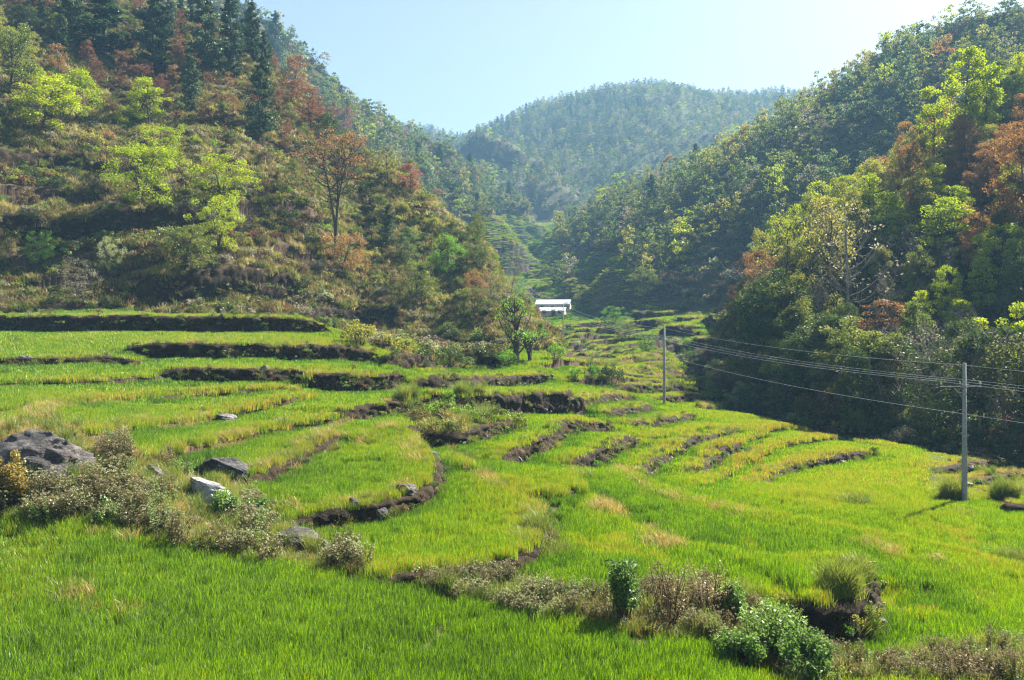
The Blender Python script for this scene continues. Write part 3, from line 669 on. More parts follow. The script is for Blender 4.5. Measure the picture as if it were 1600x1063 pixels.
# hand-placed plants one can point to
HERO = [
 ('lime_shrub',222,325,92,110,'largest bright lime green bush, low on the left slope above the shaded terrace'),
 ('lime_shrub',343,392,82,84,'lime green bush with shaded left side, below and right of the largest lime bush'),
 ('lime_shrub',345,322,70,100,'wide lime green bush between the tall orange tree and the largest lime bush'),
 ('lime_shrub',250,262,60,80,'lime bush just above the largest lime green bush'),
 ('lime_round',65,215,95,110,'spreading lime tree high at the left with bare pale limbs beneath'),
 ('lime_round',120,200,90,80,'lime green tree immediately right of the spreading lime tree at the far left'),
 ('olive_round',15,150,120,90,'olive tree cut by the left frame edge, upper slope'),
 ('lime_round',232,200,75,70,'lime tree in the middle of the left slope under the reddish trees'),
 ('pine',405,225,140,62,'dense conical pine with sunlit right edge, alone among maroon trees on the left slope'),
 ('pine',238,118,130,70,'pine with visible trunk near the top centre of the left slope'),
 ('pine',328,120,150,70,'tall dark pine at the top of the left slope next to its skyline'),
 ('pine',393,95,90,34,'pine on the left skyline, first from the top edge'),
 ('pine',425,110,90,36,'pine on the left skyline, second from the top edge'),
 ('pine',360,110,120,50,'pine standing behind the first skyline pines of the left slope'),
 ('pine',160,95,110,95,'broad dark pine with a glowing sunlit rim at the top left'),
 ('pine',110,60,90,60,'dark pine at the top left edge, left of the broad rimmed pine'),
 ('pine',300,165,80,34,'leaning pine with pale lit needles in the reddish thicket'),
 ('pine',606,392,72,34,'small dark cypress-like conifer on the lower right of the left spur'),
 ('bluegreen_round',640,420,62,48,'blue-green rounded tree right beside the cypress-like conifer'),
 ('maroon_round',455,170,80,60,'dark maroon tree on the left skyline below the pines'),
 ('maroon_round',485,215,75,60,'maroon tree on the left skyline right of the conical pine'),
 ('maroon_round',535,230,62,50,'maroon-brown tree touching the blue ridge behind, left skyline'),
 ('dark_round',510,235,55,50,'dark round evergreen on the left skyline beside the maroon-brown tree'),
 ('pink_round',640,312,50,44,'pinkish red tree on the skyline of the left spur'),
 ('sparse_gold',605,292,62,60,'leaning half-bare tree on the left skyline between orange tree and pink tree'),
 ('dark_shrub',715,395,36,60,'dark shrub on the lower skyline of the left spur, upper of two'),
 ('dark_shrub',742,418,34,46,'dark shrub on the lower skyline of the left spur, lower of two'),
 ('rust_shrub',745,470,46,40,'brown-orange bush at the foot of the left spur beside the bare saplings'),
 ('rust_shrub',535,432,62,80,'yellow-orange bush under the tall orange tree'),
 ('olive_shrub',290,440,70,95,'rounded olive bush above the tall shaded riser, left'),
 ('pale_shrub',168,425,52,44,'pale yellowish bush under the largest lime bush'),
 ('fresh_shrub',65,420,50,44,'small green bush low at the left above the long bank'),
 ('grey_shrub',120,475,70,60,'dry whitish flowering bush low at the left above the long bank'),
 ('fresh_shrub',700,430,60,66,'green bush on the lower end of the left spur'),
 ('olive_shrub',650,470,60,70,'olive bush at the lower right end of the left spur'),
 ('grey_bare',763,498,92,34,'thin bare sapling left of the twisted tree, left one of two'),
 ('grey_bare',797,486,88,40,'thin bare sapling behind the twisted tree, right one of two'),
 ('fresh_shrub',868,562,26,32,'dark-sided round bush on the terrace right of the twisted tree'),
 ('fresh_shrub',900,598,20,26,'small bush left of the clump below the narrow valley floor'),
 ('fresh_shrub',924,604,26,30,'middle bush of the clump on the central riser'),
 ('dark_shrub',955,604,34,44,'largest dark bush of the clump on the central riser'),
 ('olive_shrub',740,500,46,70,'scrubby bush on the foot of the left spur by the saplings'),
 ('dark_shrub',700,572,30,50,'dark bush on the lower of two short risers left of the twisted tree'),
 ('fresh_shrub',790,572,24,40,'grassy green bush at the foot of the twisted tree'),
 ('olive_round',862,450,40,50,'round sunlit tree left above the white roofed sheds'),
 ('olive_round',1008,478,60,52,'round dark tree standing alone right of the sheds'),
 ('gold_round',890,465,30,34,'small yellowish tree between sheds and round tree'),
 ('olive_round',912,480,34,34,'tree directly right of the white roofed sheds'),
 ('fresh_shrub',960,515,32,40,'bush in the stream bed right of the sheds, upper of two'),
 ('olive_shrub',978,535,26,44,'bush in the stream bed right of the sheds, lower of two'),
 ('fresh_shrub',1010,552,32,30,'fresh green bush by the dark wall left of the second power pole'),
 ('rust_round',1143,492,44,26,'small thin tree with orange crown above the bright stepped fields'),
 ('grey_shrub',1095,592,46,60,'grey-green bush at the edge of the stepped fields, upper'),
 ('pale_shrub',1128,612,48,70,'pale sunlit bush where the wood meets the stepped fields'),
 ('pale_shrub',1165,640,44,60,'pale silvery bush at the corner of the wood and the lime field'),
 ('fresh_shrub',1175,642,20,36,'low vivid green bush in front of the pale silvery bush'),
 ('grey_shrub',1410,698,34,44,'small whitish bush in the dark edge of the right-hand wood'),
 ('rust_shrub',1540,716,14,26,'rusty stump-like bush on the first dark riser at the right'),
 ('gold_round',1215,640,110,80,'yellow-green tree at the front left edge of the right-hand wood'),
 ('dark_round',1195,606,165,100,'big dark round tree at the left end of the right-hand wood'),
 ('grey_bare',1330,520,200,150,'tall many-limbed bare tree in the middle of the right-hand wood'),
 ('sparse_gold',1285,500,180,110,'half-leafless golden tree left of the tall bare tree in the wood'),
 ('sparse_gold',1230,480,150,100,'thin golden-twigged tree at the upper left of the wood'),
 ('rust_round',1212,470,70,80,'rust-topped tree at the upper left end of the wood'),
 ('rust_round',1606,400,200,100,'tall orange tree cut by the right frame edge'),
 ('rust_round',1600,300,110,80,'second orange tree at the right frame edge, above the tall one'),
 ('lime_column',1500,250,160,80,'tall lime green tree high on the right slope'),
 ('lime_column',1462,260,120,60,'slim lime tree left of the tall lime one high on the right'),
 ('lime_column',1540,240,130,70,'lime tree at upper right beside the tall lime one'),
 ('lime_round',1470,420,110,100,'broad lime tree in the middle of the right slope'),
 ('lime_round',1560,460,110,90,'broad lime tree below the tall orange tree at the right'),
 ('rust_round',1370,560,90,100,'orange-tinged tree low in the dark part of the wood'),
 ('pink_round',1478,200,46,36,'pinkish tree between lime trees on the upper right slope'),
]
for key, px, py, hp, wp, lab in HERO: plant_px(key, px, py, hp, wp, lab)
# the tall orange tree on the left spur: several upright stems and an open flat-topped crown
def special(name, cat, lab, px, py, hpx, bark, colour, **kw):
    p = ground_at(px, py); h = hpx*p[1]/F; kw.setdefault('cr', h*.34)
    (tv, tq), (cv, cq) = tree(np.random.default_rng(hash_(lab)), h=h, **kw)
    e = bpy.data.objects.new(name, None); scene.collection.objects.link(e); e.location = p; tag(e, lab, cat)
    obj('trunk', make_mesh('trunk', tv, tq, bark, True), e); obj('crown', make_mesh('crown', cv, cq, ML[colour]), e); return e
special('autumn_tree', 'autumn tree', 'tall open orange-brown tree with dark forked trunk on the left spur', 524, 388, 178, M_bark, 'rust', shape='umbrella', forks=3, tr=.24, cb=.30, ncl=80, nl=42, leaf=.26, rc=.2, twigs=2, flat=.45)
special('twisted_tree', 'tree', 'lopped dark twisted tree with leafy head in the middle of the valley', 806, 566, 100, M_bark, 'fresh', shape='round', forks=1, tr=.42, cb=.35, ncl=36, nl=22, leaf=.26, rc=.26, twigs=2, cr=2.7)
special('twisted_tree', 'tree', 'short leaning tree sprouting right beside the lopped twisted tree', 828, 566, 46, M_bark, 'fresh', shape='umbrella', forks=2, tr=.25, cb=.4, ncl=16, nl=16, leaf=.26, rc=.30, twigs=1, cr=2.2)
# clipped grass-topped dome at the end of the upper fields
plant_px('gold_shrub', 560, 543, 42, 62, 'round clipped dome-like bush at the right end of the uppermost wheat strip')

# --- woods and scrub on the two near hills, by colour zone of the photograph
ZL = [(150,40,140,60,'pine:2 dark_round:1 maroon_round:2 olive_round:2'),(300,60,120,60,'pine:3 maroon_round:3 olive_round:2'),(420,60,60,50,'pine:3 maroon_round:3'),(20,80,60,60,'gold_round:2 lime_round:1 dark_round:1'),
      (220,120,110,50,'maroon_round:3 rust_round:1 brown_shrub:3'),(330,150,110,50,'maroon_round:4 rust_round:1 pine:1 brown_shrub:2 maroon_shrub:2'),(430,190,90,60,'maroon_round:5 maroon_shrub:2 olive_round:1'),
      (90,170,90,50,'lime_round:2 gold_shrub:2 dark_shrub:2'),(240,200,80,50,'lime_shrub:2 olive_shrub:2 rust_shrub:1'),(370,240,90,50,'gold_shrub:2 olive_shrub:3 maroon_shrub:1 brown_shrub:2'),(480,260,90,50,'gold_shrub:3 olive_round:2 olive_shrub:2 maroon_round:1'),
      (60,270,110,60,'brown_shrub:4 dark_shrub:3 grey_shrub:2'),(170,300,90,50,'brown_shrub:3 lime_shrub:1 olive_shrub:1 grey_shrub:1'),(330,320,90,40,'lime_shrub:3 olive_shrub:2'),(440,320,90,50,'brown_shrub:2 olive_shrub:2 gold_shrub:1'),
      (580,330,70,50,'olive_round:2 gold_shrub:4 gold_round:1'),(560,400,80,40,'gold_shrub:3 olive_shrub:3'),(660,370,60,40,'olive_round:1 olive_shrub:3 gold_shrub:3 dark_shrub:1'),(700,430,60,40,'olive_shrub:3 fresh_shrub:1 gold_shrub:2 dark_shrub:1'),
      (90,390,140,40,'dark_shrub:3 brown_shrub:4 grey_shrub:1'),(250,420,160,40,'dark_shrub:1 brown_shrub:3 grey_shrub:3 pale_shrub:1 olive_shrub:1'),(420,420,110,40,'brown_shrub:3 grey_shrub:2 olive_shrub:2'),(100,460,140,30,'brown_shrub:3 grey_shrub:3 dark_shrub:2'),
      (540,470,120,30,'brown_shrub:2 grey_shrub:2 olive_shrub:2'),(680,500,90,40,'brown_shrub:2 grey_shrub:3 olive_shrub:1')]
ZR = [(1550,90,90,60,'lime_column:2 olive_column:2 lime_round:1 gold_round:1'),(1480,160,70,60,'lime_column:3 olive_round:2 dark_round:1'),(1560,220,80,60,'lime_column:1 rust_round:3 dark_round:1 gold_round:1'),(1420,250,60,50,'rust_round:2 gold_round:2 sparse_gold:1 olive_round:1'),
      (1350,300,60,40,'gold_round:2 lime_column:3 olive_column:1 sparse_gold:1'),(1450,330,70,50,'lime_column:4 gold_round:2 lime_round:2 sparse_gold:1'),(1570,340,70,60,'rust_round:3 gold_round:2 lime_round:1'),(1270,350,60,40,'lime_round:2 gold_round:1 rust_round:1 olive_round:1'),
      (1200,430,50,40,'olive_column:2 lime_column:1 gold_round:2 rust_round:1'),(1300,400,80,40,'sparse_gold:3 gold_round:2 grey_bare:1'),(1400,410,70,40,'gold_round:2 olive_round:1 dark_round:1 grey_bare:1'),(1500,440,90,40,'lime_column:2 lime_round:1 dark_round:2 grey_bare:1'),
      (1180,510,60,50,'olive_round:3 gold_round:2 dark_round:1 lime_column:1'),(1280,500,80,40,'sparse_gold:2 olive_round:2 dark_round:1 gold_round:1 grey_bare:1'),(1400,520,90,50,'dark_round:2 olive_column:2 grey_bare:2 rust_round:1'),(1540,520,100,50,'dark_round:2 grey_bare:2 olive_column:2 lime_column:2'),
      (1250,600,100,50,'dark_round:3 olive_round:3 gold_round:2 grey_bare:1'),(1450,620,150,60,'dark_round:6 bluegreen_round:1 grey_bare:1')]
def pick(zones, px, py):
    d = [((px-z[0])/z[2])**2+((py-z[1])/z[3])**2+random.uniform(0, .5) for z in zones]; z = zones[int(np.argmin(d))]
    ks = [k.split(':') for k in z[4].split()]; return random.choices([k[0] for k in ks], [float(k[1]) for k in ks])[0]
def poisson(cand, rad, lim, keep=()):
    cell = {}; out = []; g = max(2, float(np.max(rad)))
    for q in keep: cell.setdefault((int(q[0]//g), int(q[1]//g)), []).append(q)
    for i, (x, y) in enumerate(cand):
        c = (int(x//g), int(y//g)); r_ = rad[i] if np.ndim(rad) else rad; ok = True
        for a in (-1, 0, 1):
            for b in (-1, 0, 1):
                for q in cell.get((c[0]+a, c[1]+b), ()):
                    if (q[0]-x)**2+(q[1]-y)**2 < r_*r_: ok = False; break
                if not ok: break
            if not ok: break
        if ok: cell.setdefault(c, []).append((x, y)); out.append(i)
        if len(out) >= lim: break
    return out
def hill_cands(n, names, x0, x1, y0, y1, topm=6):
    X = rng.uniform(x0, x1, n); Y = rng.uniform(y0, y1, n); ids = [RN.index(k) for k in names]
    hl = Gf(HILL, X, Y); i, j = gidx(X, Y); wh = WHICH[np.rint(i).astype(int), np.rint(j).astype(int)]
    ok = np.isin(wh, ids) & (hl > .5) & (Y > 20) & (np.abs(X/Y) < 1.45)
    if names == ['right']:
        d, s, p = poly_dist(GW, X, Y); ok |= (s < 0) & (d > 2) & (Y < 117) & (Y > 20) & (np.abs(X/Y) < 1.45) & (X/Y > .2)
    X, Y = X[ok], Y[ok]; Z = Hz(X, Y)
    vis = visible(X, Y, Z+topm, .003) & (np.abs(X/Y) < .66) & (Z/Y < .40)
    return X, Y, Z, vis
heroXY = [(o.location.x, o.location.y) for o in scene.objects if o.type == 'EMPTY']
X, Y, Z, vis = hill_cands(30000, ['left'], -130, 8, 60, 190, 4)
X, Y, Z = X[vis], Y[vis], Z[vis]
ppy = proj(X, Y, Z)[1]; ids = poisson(list(zip(X, Y)), np.where(ppy < 230, 3.8, 4.3), 470, heroXY)
for i in ids:
    px, py = proj(X[i], Y[i], Z[i]+2); key = pick(ZL, px, py); sh = key.endswith('shrub')
    if (Gf(NEARW, X[i:i+1], Y[i:i+1])[0] < .8): continue
    h = random.uniform(6.5, 10.5) if key == 'pine' else random.uniform(1.2, 2.75) if sh else random.uniform(3.4, 6.0)
    if py > 440: h = min(h, 2.2)
    plant(key, (X[i], Y[i], Z[i]), h, h*random.uniform(1.0, 1.5) if sh else h*random.uniform(.55, .8) if key != 'pine' else h*.36, zone='L', group='trees and shrubs of the left-hand hillside')
X, Y, Z, vis = hill_cands(40000, ['right'], 20, 150, 60, 200, 9)
X, Y, Z = X[vis], Y[vis], Z[vis]
order = np.argsort(Y+rng.uniform(0, 90, len(Y))); X, Y, Z = X[order], Y[order], Z[order]
for i in poisson(list(zip(X, Y)), 4.0, 330, heroXY):
    px, py = proj(X[i], Y[i], Z[i]+6); key = pick(ZR, px, py)
    if Y[i] > 88 and px < 1172: continue
    h = random.uniform(6.5, 11)
    plant(key, (X[i], Y[i], Z[i]), h, h*random.uniform(.42, .62), zone='R', group='trees of the right-hand wood')
# gully edge trees in front of the wood
gl = resample(smooth_line(GW, 2), 3.4)
for k, (x, y) in enumerate(gl):
    for s in (2.4, 6.5):
        t_ = gl[min(k+1, len(gl)-1)]-gl[max(k-1, 0)]; t_ = t_/np.hypot(*t_); q = (x+t_[1]*s+random.uniform(-1, 1), y-t_[0]*s+random.uniform(-1, 1))
        u = q[0]/q[1]
        if abs(u) > .70 or u < .268 or q[1] > 112: continue
        z = float(Hz(np.array([q[0]]), np.array([q[1]]))[0]); h = random.uniform(3, 5.5) if s < 3 else random.uniform(8, 11)
        plant(random.choice(['dark_shrub', 'olive_shrub', 'dark_shrub', 'brown_shrub']) if s < 3 else random.choice(['dark_round', 'dark_round', 'olive_round', 'grey_bare']), (q[0], q[1], z), h*(.8 if s < 3 else 1), h*.9, zone='R', group='trees of the right-hand wood')
# trees of the right wood beyond the frame edge that shade it: they stand where the wood goes on
X, Y, Z, vis = hill_cands(9000, ['right'], 40, 170, 55, 170); m_ = (X/Y > .67) & (X/Y < 1.3); X, Y, Z = X[m_], Y[m_], Z[m_]
offR = poisson(list(zip(X, Y)), 6.5, 160); offR = np.stack([X[offR], Y[offR], Z[offR]], 1)

# --- labels that single each plant out: kind, band of the slope, order from the left
def ordw(i, n):
    if n == 1: return 'single one'
    if i == 0: return 'leftmost'
    if i == n-1: return 'rightmost'
    w_ = ['first', 'second', 'third', 'fourth', 'fifth', 'sixth', 'seventh', 'eighth', 'ninth', 'tenth']
    return (w_[i]+' from left') if i <= (n-1)//2 and i < 10 else (w_[n-1-i]+' from right') if n-1-i < 10 else 'number %d from left' % (i+1)
cells = {}; ORD = ['top', 'second', 'third', 'fourth', 'fifth', 'sixth', 'seventh', 'eighth', 'ninth', 'tenth']
for e, key, zone, px, py in PLACED:
    n_ = int((py-20)//48) if zone == 'L' else int((py-20)//62); n_ = max(0, min(n_, 9)); band = ORD[n_]+' belt down'
    if zone == 'L': place = 'left hillside'; q_ = int(px//190)
    else: place = 'right wood'; q_ = int((px-1050)//140)
    side = ['far left', 'left middle', 'right middle', 'far right'][max(0, min(q_, 3))]
    key = key.replace('_big', '').replace('maroon_shrub', 'maroon_shrub'); cells.setdefault((key, band, place, side), []).append((px, e))
for (key, band, place, side), li in cells.items():
    li.sort(key=lambda a: a[0]); form = {'shrub': 'shrub', 'column': 'slender tree', 'round': 'tree', 'bare': 'tree', 'gold': 'tree', 'pine': 'pine'}[key.split('_')[-1]]
    for i, (px, e) in enumerate(li):
        e['label'] = f"{DESC[key.split('_')[0]]} {form}, {ordw(i, len(li))}, {band}, {place}, {side}"

# --- woods further off, scrub under the trees: masses nobody could count
def low(key, gen, colour, n=2, bark=None, **kw):
    out = []
    for i in range(n):
        (tv, tq), (cv, cq) = gen(np.random.default_rng(hash_(key)+i*77), **kw)
        V_, Q_ = join([(tv, tq), (cv, cq)]); out.append(make_mesh(key, V_, Q_, [bark or M_bark, ML[colour]], False, fmat=np.r_[np.zeros(len(tq)), np.ones(len(cq))]))
    return out
LT = dict(h=9, cr=3.0, cb=.15, ncl=22, nl=26, leaf=.62, tr=.14, rc=.34, limbs=False)
FK = ['olive', 'dark', 'gold', 'bluegreen', 'lime', 'grey', 'rust', 'pine']
fmesh = []
for c in FK[:-1]: fmesh += low('far_'+c, tree, c, 2, **(LT if c != 'grey' else dict(LT, nl=14)))
fmesh += low('far_pine', pine, 'pine', 2, h=11, cr=3.2, nl=8, leaf=.7)
C_far = coll_of('distant_tree', fmesh)
def fvid(w8, n): return rng.choice(len(FK), n, p=np.array(w8)/sum(w8))*2+rng.integers(0, 2, n)
def wood(name, ridges, n, box, w8, smin, smax_, rad, topm=7, only_vis=True):
    X, Y, Z, vis = hill_cands(n, ridges, *box, topm=topm)
    px, py = proj(X, Y, Z); vis &= ~np.any([in_poly(px, py, q) for q in CLEAR2], 0)
    X, Y, Z = X[vis], Y[vis], Z[vis]; k = poisson(list(zip(X, Y)), rad, 10**6)
    X, Y, Z = X[k], Y[k], Z[k]; cl = vnoise(X/40, Y/40, 91); vid = fvid(w8, len(X)); alt = fvid([w8[0]*1.5, w8[1]*2, 0.6, w8[3]*1.4, .3, w8[5], .1, w8[7]], len(X))
    vid = np.where(cl > .5, alt, vid); s = rng.uniform(smin, smax_, len(X))
    gn_scatter(name, C_far, np.stack([X, Y, Z-.1], 1), np.stack([s*rng.uniform(.8, 1.2, len(X)), s*rng.uniform(.8, 1.2, len(X)), s*rng.uniform(.8, 1.25, len(X))], 1), vid, cl, tilt=.05)
    print(name, len(X))
wood('woods', ['right2', 'right3'], 60000, (20, 330, 195, 420), [4.5, 1.6, 3.4, 1.8, 2.0, 1.6, 1.0, .2], .55, 1.25, 5.2)
wood('woods', ['left2', 'left3', 'left4'], 60000, (-260, 60, 300, 560), [3, 4, 1.2, 4, .4, 1, .3, .5], .6, 1.2, 5.5)
wood('woods', ['mid', 'far', 'far2'], 260000, (-420, 560, 520, 1180), [3, 4, 1.4, 4, .5, 1, .2, .12], .65, 1.1, 6.2)
gn_scatter('woods', C_far, offR-np.array([0, 0, .1]), rng.uniform(.9, 1.3, len(offR)), fvid([3, 4, 1, 1, 0, 1, .5, 0], len(offR)), np.zeros(len(offR)))
# scrub clumps
SK = ['brown', 'olive', 'dark', 'grey', 'gold', 'fresh', 'maroon', 'pale']
smesh = []
for c in SK: smesh += low('scrub_'+c, bush, c, 2, w=.9, h=1.0, ncl=12, nl=34, leaf=.15, tr=.02)
C_scrub = coll_of('scrub_clump', smesh)
def svid(w8, n): return rng.choice(len(SK), n, p=np.array(w8)/sum(w8))*2+rng.integers(0, 2, n)
def scrub(name, ridges, n, box, w8, s0, s1, alt=None):
    X, Y, Z, vis = hill_cands(n, ridges, *box, topm=1.5)
    px, py = proj(X, Y, Z); vis &= ~((Y > 190) & np.any([in_poly(px, py, q) for q in CLEAR], 0))
    X, Y, Z = X[vis], Y[vis], Z[vis]; cl = vnoise(X/9, Y/9, 95)+.25*rng.normal(0, 1, len(X))*.5; vid = svid(w8, len(X))
    if alt: vid = np.where(cl > .55, svid(alt, len(X)), vid)
    ok = Gf(NEARW, X, Y) > .35; X, Y, Z, vid = X[ok], Y[ok], Z[ok], vid[ok]
    s = rng.uniform(s0, s1, len(X)); gn_scatter(name, C_scrub, np.stack([X, Y, Z-.05], 1), s, vid, cl[ok]); print(name, len(X))
X, Y, Z, vis = hill_cands(60000, ['left'], -130, 8, 60, 190, 1); k_ = vis & (vnoise(X/6, Y/6, 97) > .28); X, Y, Z = X[k_], Y[k_], Z[k_]
C_straw = coll_of('straw_tuft', [make_mesh('t', *blades(90, .9, .55, .05, rng, .8), leafmat('straw_'+str(i_), c_, .45, .02, .5)) for i_, c_ in enumerate(([(.19, .16, .05), (.32, .27, .10), (.40, .35, .16)], [(.08, .07, .03), (.16, .12, .05), (.24, .18, .08)], [(.06, .08, .02), (.13, .15, .03), (.22, .22, .06)]))])
gn_scatter('grass', C_straw, np.stack([X, Y, Z-.05], 1), rng.uniform(.8, 1.8, len(X)), rng.integers(0, 3, len(X)), X*0, tilt=.3); print('straw', len(X))
scrub('undergrowth', ['left'], 11000, (-130, 8, 60, 190), [5, 3, 2, 2.0, 1.5, .5, .5, .3], .5, 1.5, [3, 4, 1, 1, 3, 1, .2, .3])
scrub('undergrowth', ['right'], 9000, (20, 150, 60, 200), [2, 3, 5, 1, .6, .4, .3, .5], .8, 2.0)
scrub('undergrowth', ['right2', 'right3'], 16000, (20, 330, 150, 420), [4, 3, 2, 2.5, 1, .3, .5, .5], 1.2, 2.8)
scrub('undergrowth', ['left2', 'left3', 'left4'], 12000, (-260, 60, 300, 560), [2, 3, 4, 1, 1, .3, .5, .5], 1.5, 3.2)
# ---------------------------------------------------------------- banks: tufts, scrub and weeds
M_tuft = leafmat('bank_grass', [(.06, .10, .02), (.14, .18, .03), (.26, .26, .06)], .5, .05, .5)
def tuftm(mat, n, s, h, wd, b): return make_mesh('t', *blades(n, s, h, wd, rng, b), mat)
C_tuft = coll_of('grass_tuft', [tuftm(M_dry, 110, .55, .60, .02, .8), tuftm(M_dry, 110, .8, .5, .02, .9), tuftm(M_tuft, 120, .6, .65, .022, .8), tuftm(M_tuft, 120, .9, .5, .022, .8), tuftm(M_tuft, 160, .5, 1.0, .025, .6)])
def along(pl, dens, spread, off=0.0, mn=4):
    Ls = np.hypot(*np.diff(pl, axis=0).T).sum(); n = max(mn, int(Ls*dens)); t = rng.uniform(.01, .99, n)
    d = np.r_[0, np.cumsum(np.hypot(*np.diff(pl, axis=0).T))]; x = np.interp(t*d[-1], d, pl[:, 0]); y = np.interp(t*d[-1], d, pl[:, 1])
    tg = np.stack([np.interp(t*d[-1], d, np.gradient(pl[:, 0])), np.interp(t*d[-1], d, np.gradient(pl[:, 1]))], 1); tg /= np.hypot(*tg.T)[:, None]+1e-9
    o = off+rng.normal(0, spread, n); return x-tg[:, 1]*o, y+tg[:, 0]*o, t
PT, VI, SC_ = [], [], []; PS, VS, SS = [], [], []
for (pl, h, Ym) in RIM:
    big = max(1, Ym/70); m = .6 if Ym < 60 else .8
    x, y, t = along(pl, 3.4/big, .28*big**.5, .35); keep = vnoise(x*.5, y*.5, 101) > .28; x, y = x[keep], y[keep]
    PT.append(np.stack([x, y, Hz(x, y)-.04], 1)); VI.append(rng.choice(5, len(x), p=[.22, .18, .3, .2, .1])); SC_.append(rng.uniform(.5, 1.1, len(x))*m*min(big, 1.8))
    x, y, t = along(pl, 2.6/big, .12, -.28-.05*big); PT.append(np.stack([x, y, Hz(x, y)-.04], 1)); VI.append(rng.choice(5, len(x), p=[.1, .1, .4, .3, .1])); SC_.append(rng.uniform(.5, 1.0, len(x))*min(big, 1.8))
    x, y, t = along(pl, 4.5*min(h, 2)/big, .15, -.30-.1*(big-1)); f = rng.uniform(0, 1, len(x)); keep = vnoise(x*.35, y*.35, 103) > .36; x, y, f = x[keep], y[keep], f[keep]
    hi = Hz(x, y); lo = Hz(x+0*x, y)+(1-f)*h*.55; PS.append(np.stack([x, y, lo], 1)); VS.append(svid([1, 3, 3, .6, .5, 1.5, .3, .3], len(x))); SS.append(rng.uniform(.15, .5, len(x))*min(1.2, .5+h*.4))
RIMS = [[(130,690),(230,668),(330,650)],[(200,722),(260,707),(340,692),(420,672),(480,657)],[(470,702),(540,664)],[(640,682),(650,722),(684,762)],[(690,692),(722,722),(762,752),(795,772)],[(820,782),(850,832)],[(880,722),(912,752)],
        [(962,732),(992,770),(1082,792),(1200,814)],[(1000,830),(1050,850)],[(930,787),(980,807)],[(1450,872),(1500,897)],[(1300,840),(1370,860),(1440,880)],[(100,935),(180,975)],[(150,838),(240,860)],[(500,892),(585,920)],[(1300,905),(1345,925)],
        [(1500,925),(1560,955)],[(1480,800),(1540,815)],[(60,655),(130,640)],[(560,700),(620,668)],[(0,690),(80,640),(160,628)],[(380,750),(530,682)],[(420,800),(560,795),(650,770)]]
for k, r_ in enumerate(RIMS):
    pl = smooth_line([ground_at(*p)[:2] for p in r_], 1); x, y, t = along(pl, 3.2, .35)
    PT.append(np.stack([x, y, Hz(x, y)-.04], 1)); VI.append(rng.choice(5, len(x), p=[.42, .38, .1, .1, 0])); SC_.append(rng.uniform(.6, 1.15, len(x)))
# single big tufts and grassy mounds
for px, py, w_, v in ((645,640,46,4),(850,868,50,3),(845,850,44,2),(1330,935,50,3),(1345,925,40,2),(1325,960,50,4),(1425,565,20,4),(735,640,40,4),(690,600,26,3),(1488,786,13,4),(1572,782,20,4),(1590,880,30,3),(1340,790,20,3),(1035,858,40,1),(950,800,40,1)):
    p = ground_at(px, py); n = 26; r_ = w_*p[1]/F*.5; x = p[0]+rng.normal(0, r_*.5, n); y = p[1]+rng.normal(0, r_*.5, n)
    PT.append(np.stack([x, y, Hz(x, y)-.04], 1)); VI.append(np.full(n, v)); SC_.append(rng.uniform(.8, 1.3, n))
def area(n, y0, y1, polys):
    X, Y = frame_pts(n, y0, y1); Z = Hz(X, Y); px, py = proj(X, Y, Z); k = np.zeros(len(X), bool)
    for p in polys: k |= in_poly(px, py, p)
    k &= Gf(HILL, X, Y) < 1.0; k &= vnoise(X*1.1, Y*1.1, 57) > .15; return X[k], Y[k], Z[k], px[k], py[k]
X, Y, Z, px, py = area(9000, 18, 36, [SCRUB[0], SCRUB[3]])
PT.append(np.stack([X, Y, Z-.04], 1)); VI.append(rng.choice(5, len(X), p=[.25, .2, .25, .2, .1])); SC_.append(rng.uniform(.5, 1.0, len(X)))
X, Y, Z, px, py = area(9000, 48, 115, [SCRUB[1], SCRUB[2]])
PT.append(np.stack([X, Y, Z-.04], 1)); VI.append(rng.choice(5, len(X), p=[.2, .2, .25, .25, .1])); SC_.append(rng.uniform(.8, 1.6, len(X)))
X, Y = frame_pts(6000, 95, 260); Z = Hz(X, Y); ok = (Gf(HILL, X, Y) < 2) & visible(X, Y, Z+1) & (vnoise(X/7, Y/7, 107) > .80)&(((proj(X, Y, Z)[0]-865)/50)**2+((proj(X, Y, Z)[1]-498)/14)**2 > 1); X, Y, Z = X[ok], Y[ok], Z[ok]
PS.append(np.stack([X, Y, Z-.05], 1)); VS.append(svid([1, 3, 2, 1.4, .5, 1.5, .2, .5], len(X))); SS.append(rng.uniform(.5, 1.2, len(X)))
X, Y = frame_pts(30000, 60, 260); Z = Hz(X, Y); d, s, p = poly_dist(GW, X, Y); ok = (d < 3) & (s < 0) & (np.abs(X/Y) < .68); X, Y, Z = X[ok][:1500], Y[ok][:1500], Z[ok][:1500]
PS.append(np.stack([X, Y, Z-.05], 1)); VS.append(svid([1, 3, 3, 1.4, .5, 1.5, .2, 1], len(X))); SS.append(rng.uniform(.5, 1.4, len(X)))
PT, VI, SC_ = np.concatenate(PT), np.concatenate(VI), np.concatenate(SC_)
gn_scatter('grass', C_tuft, PT, SC_, VI, SC_, tilt=.2); print('tufts', len(PT))
X, Y, Z, px, py = area(5000, 48, 115, [SCRUB[1], SCRUB[2]]); leafy = in_poly(px, py, SCRUB[2])
PS.append(np.stack([X, Y, Z-.05], 1)); VS.append(np.where(leafy, svid([.5, 3, 3, .3, .5, 3, .1, .3], len(X)), svid([4, 2, 1.5, 3, 1, .7, .8, .6], len(X)))); SS.append(np.where(leafy, rng.uniform(.5, 1.1, len(X)), rng.uniform(.6, 1.7, len(X))))
PS, VS, SS = np.concatenate(PS), np.concatenate(VS), np.concatenate(SS)
gn_scatter('undergrowth', C_scrub, PS, SS, VS, SS, tilt=.15); print('scrub', len(PS))
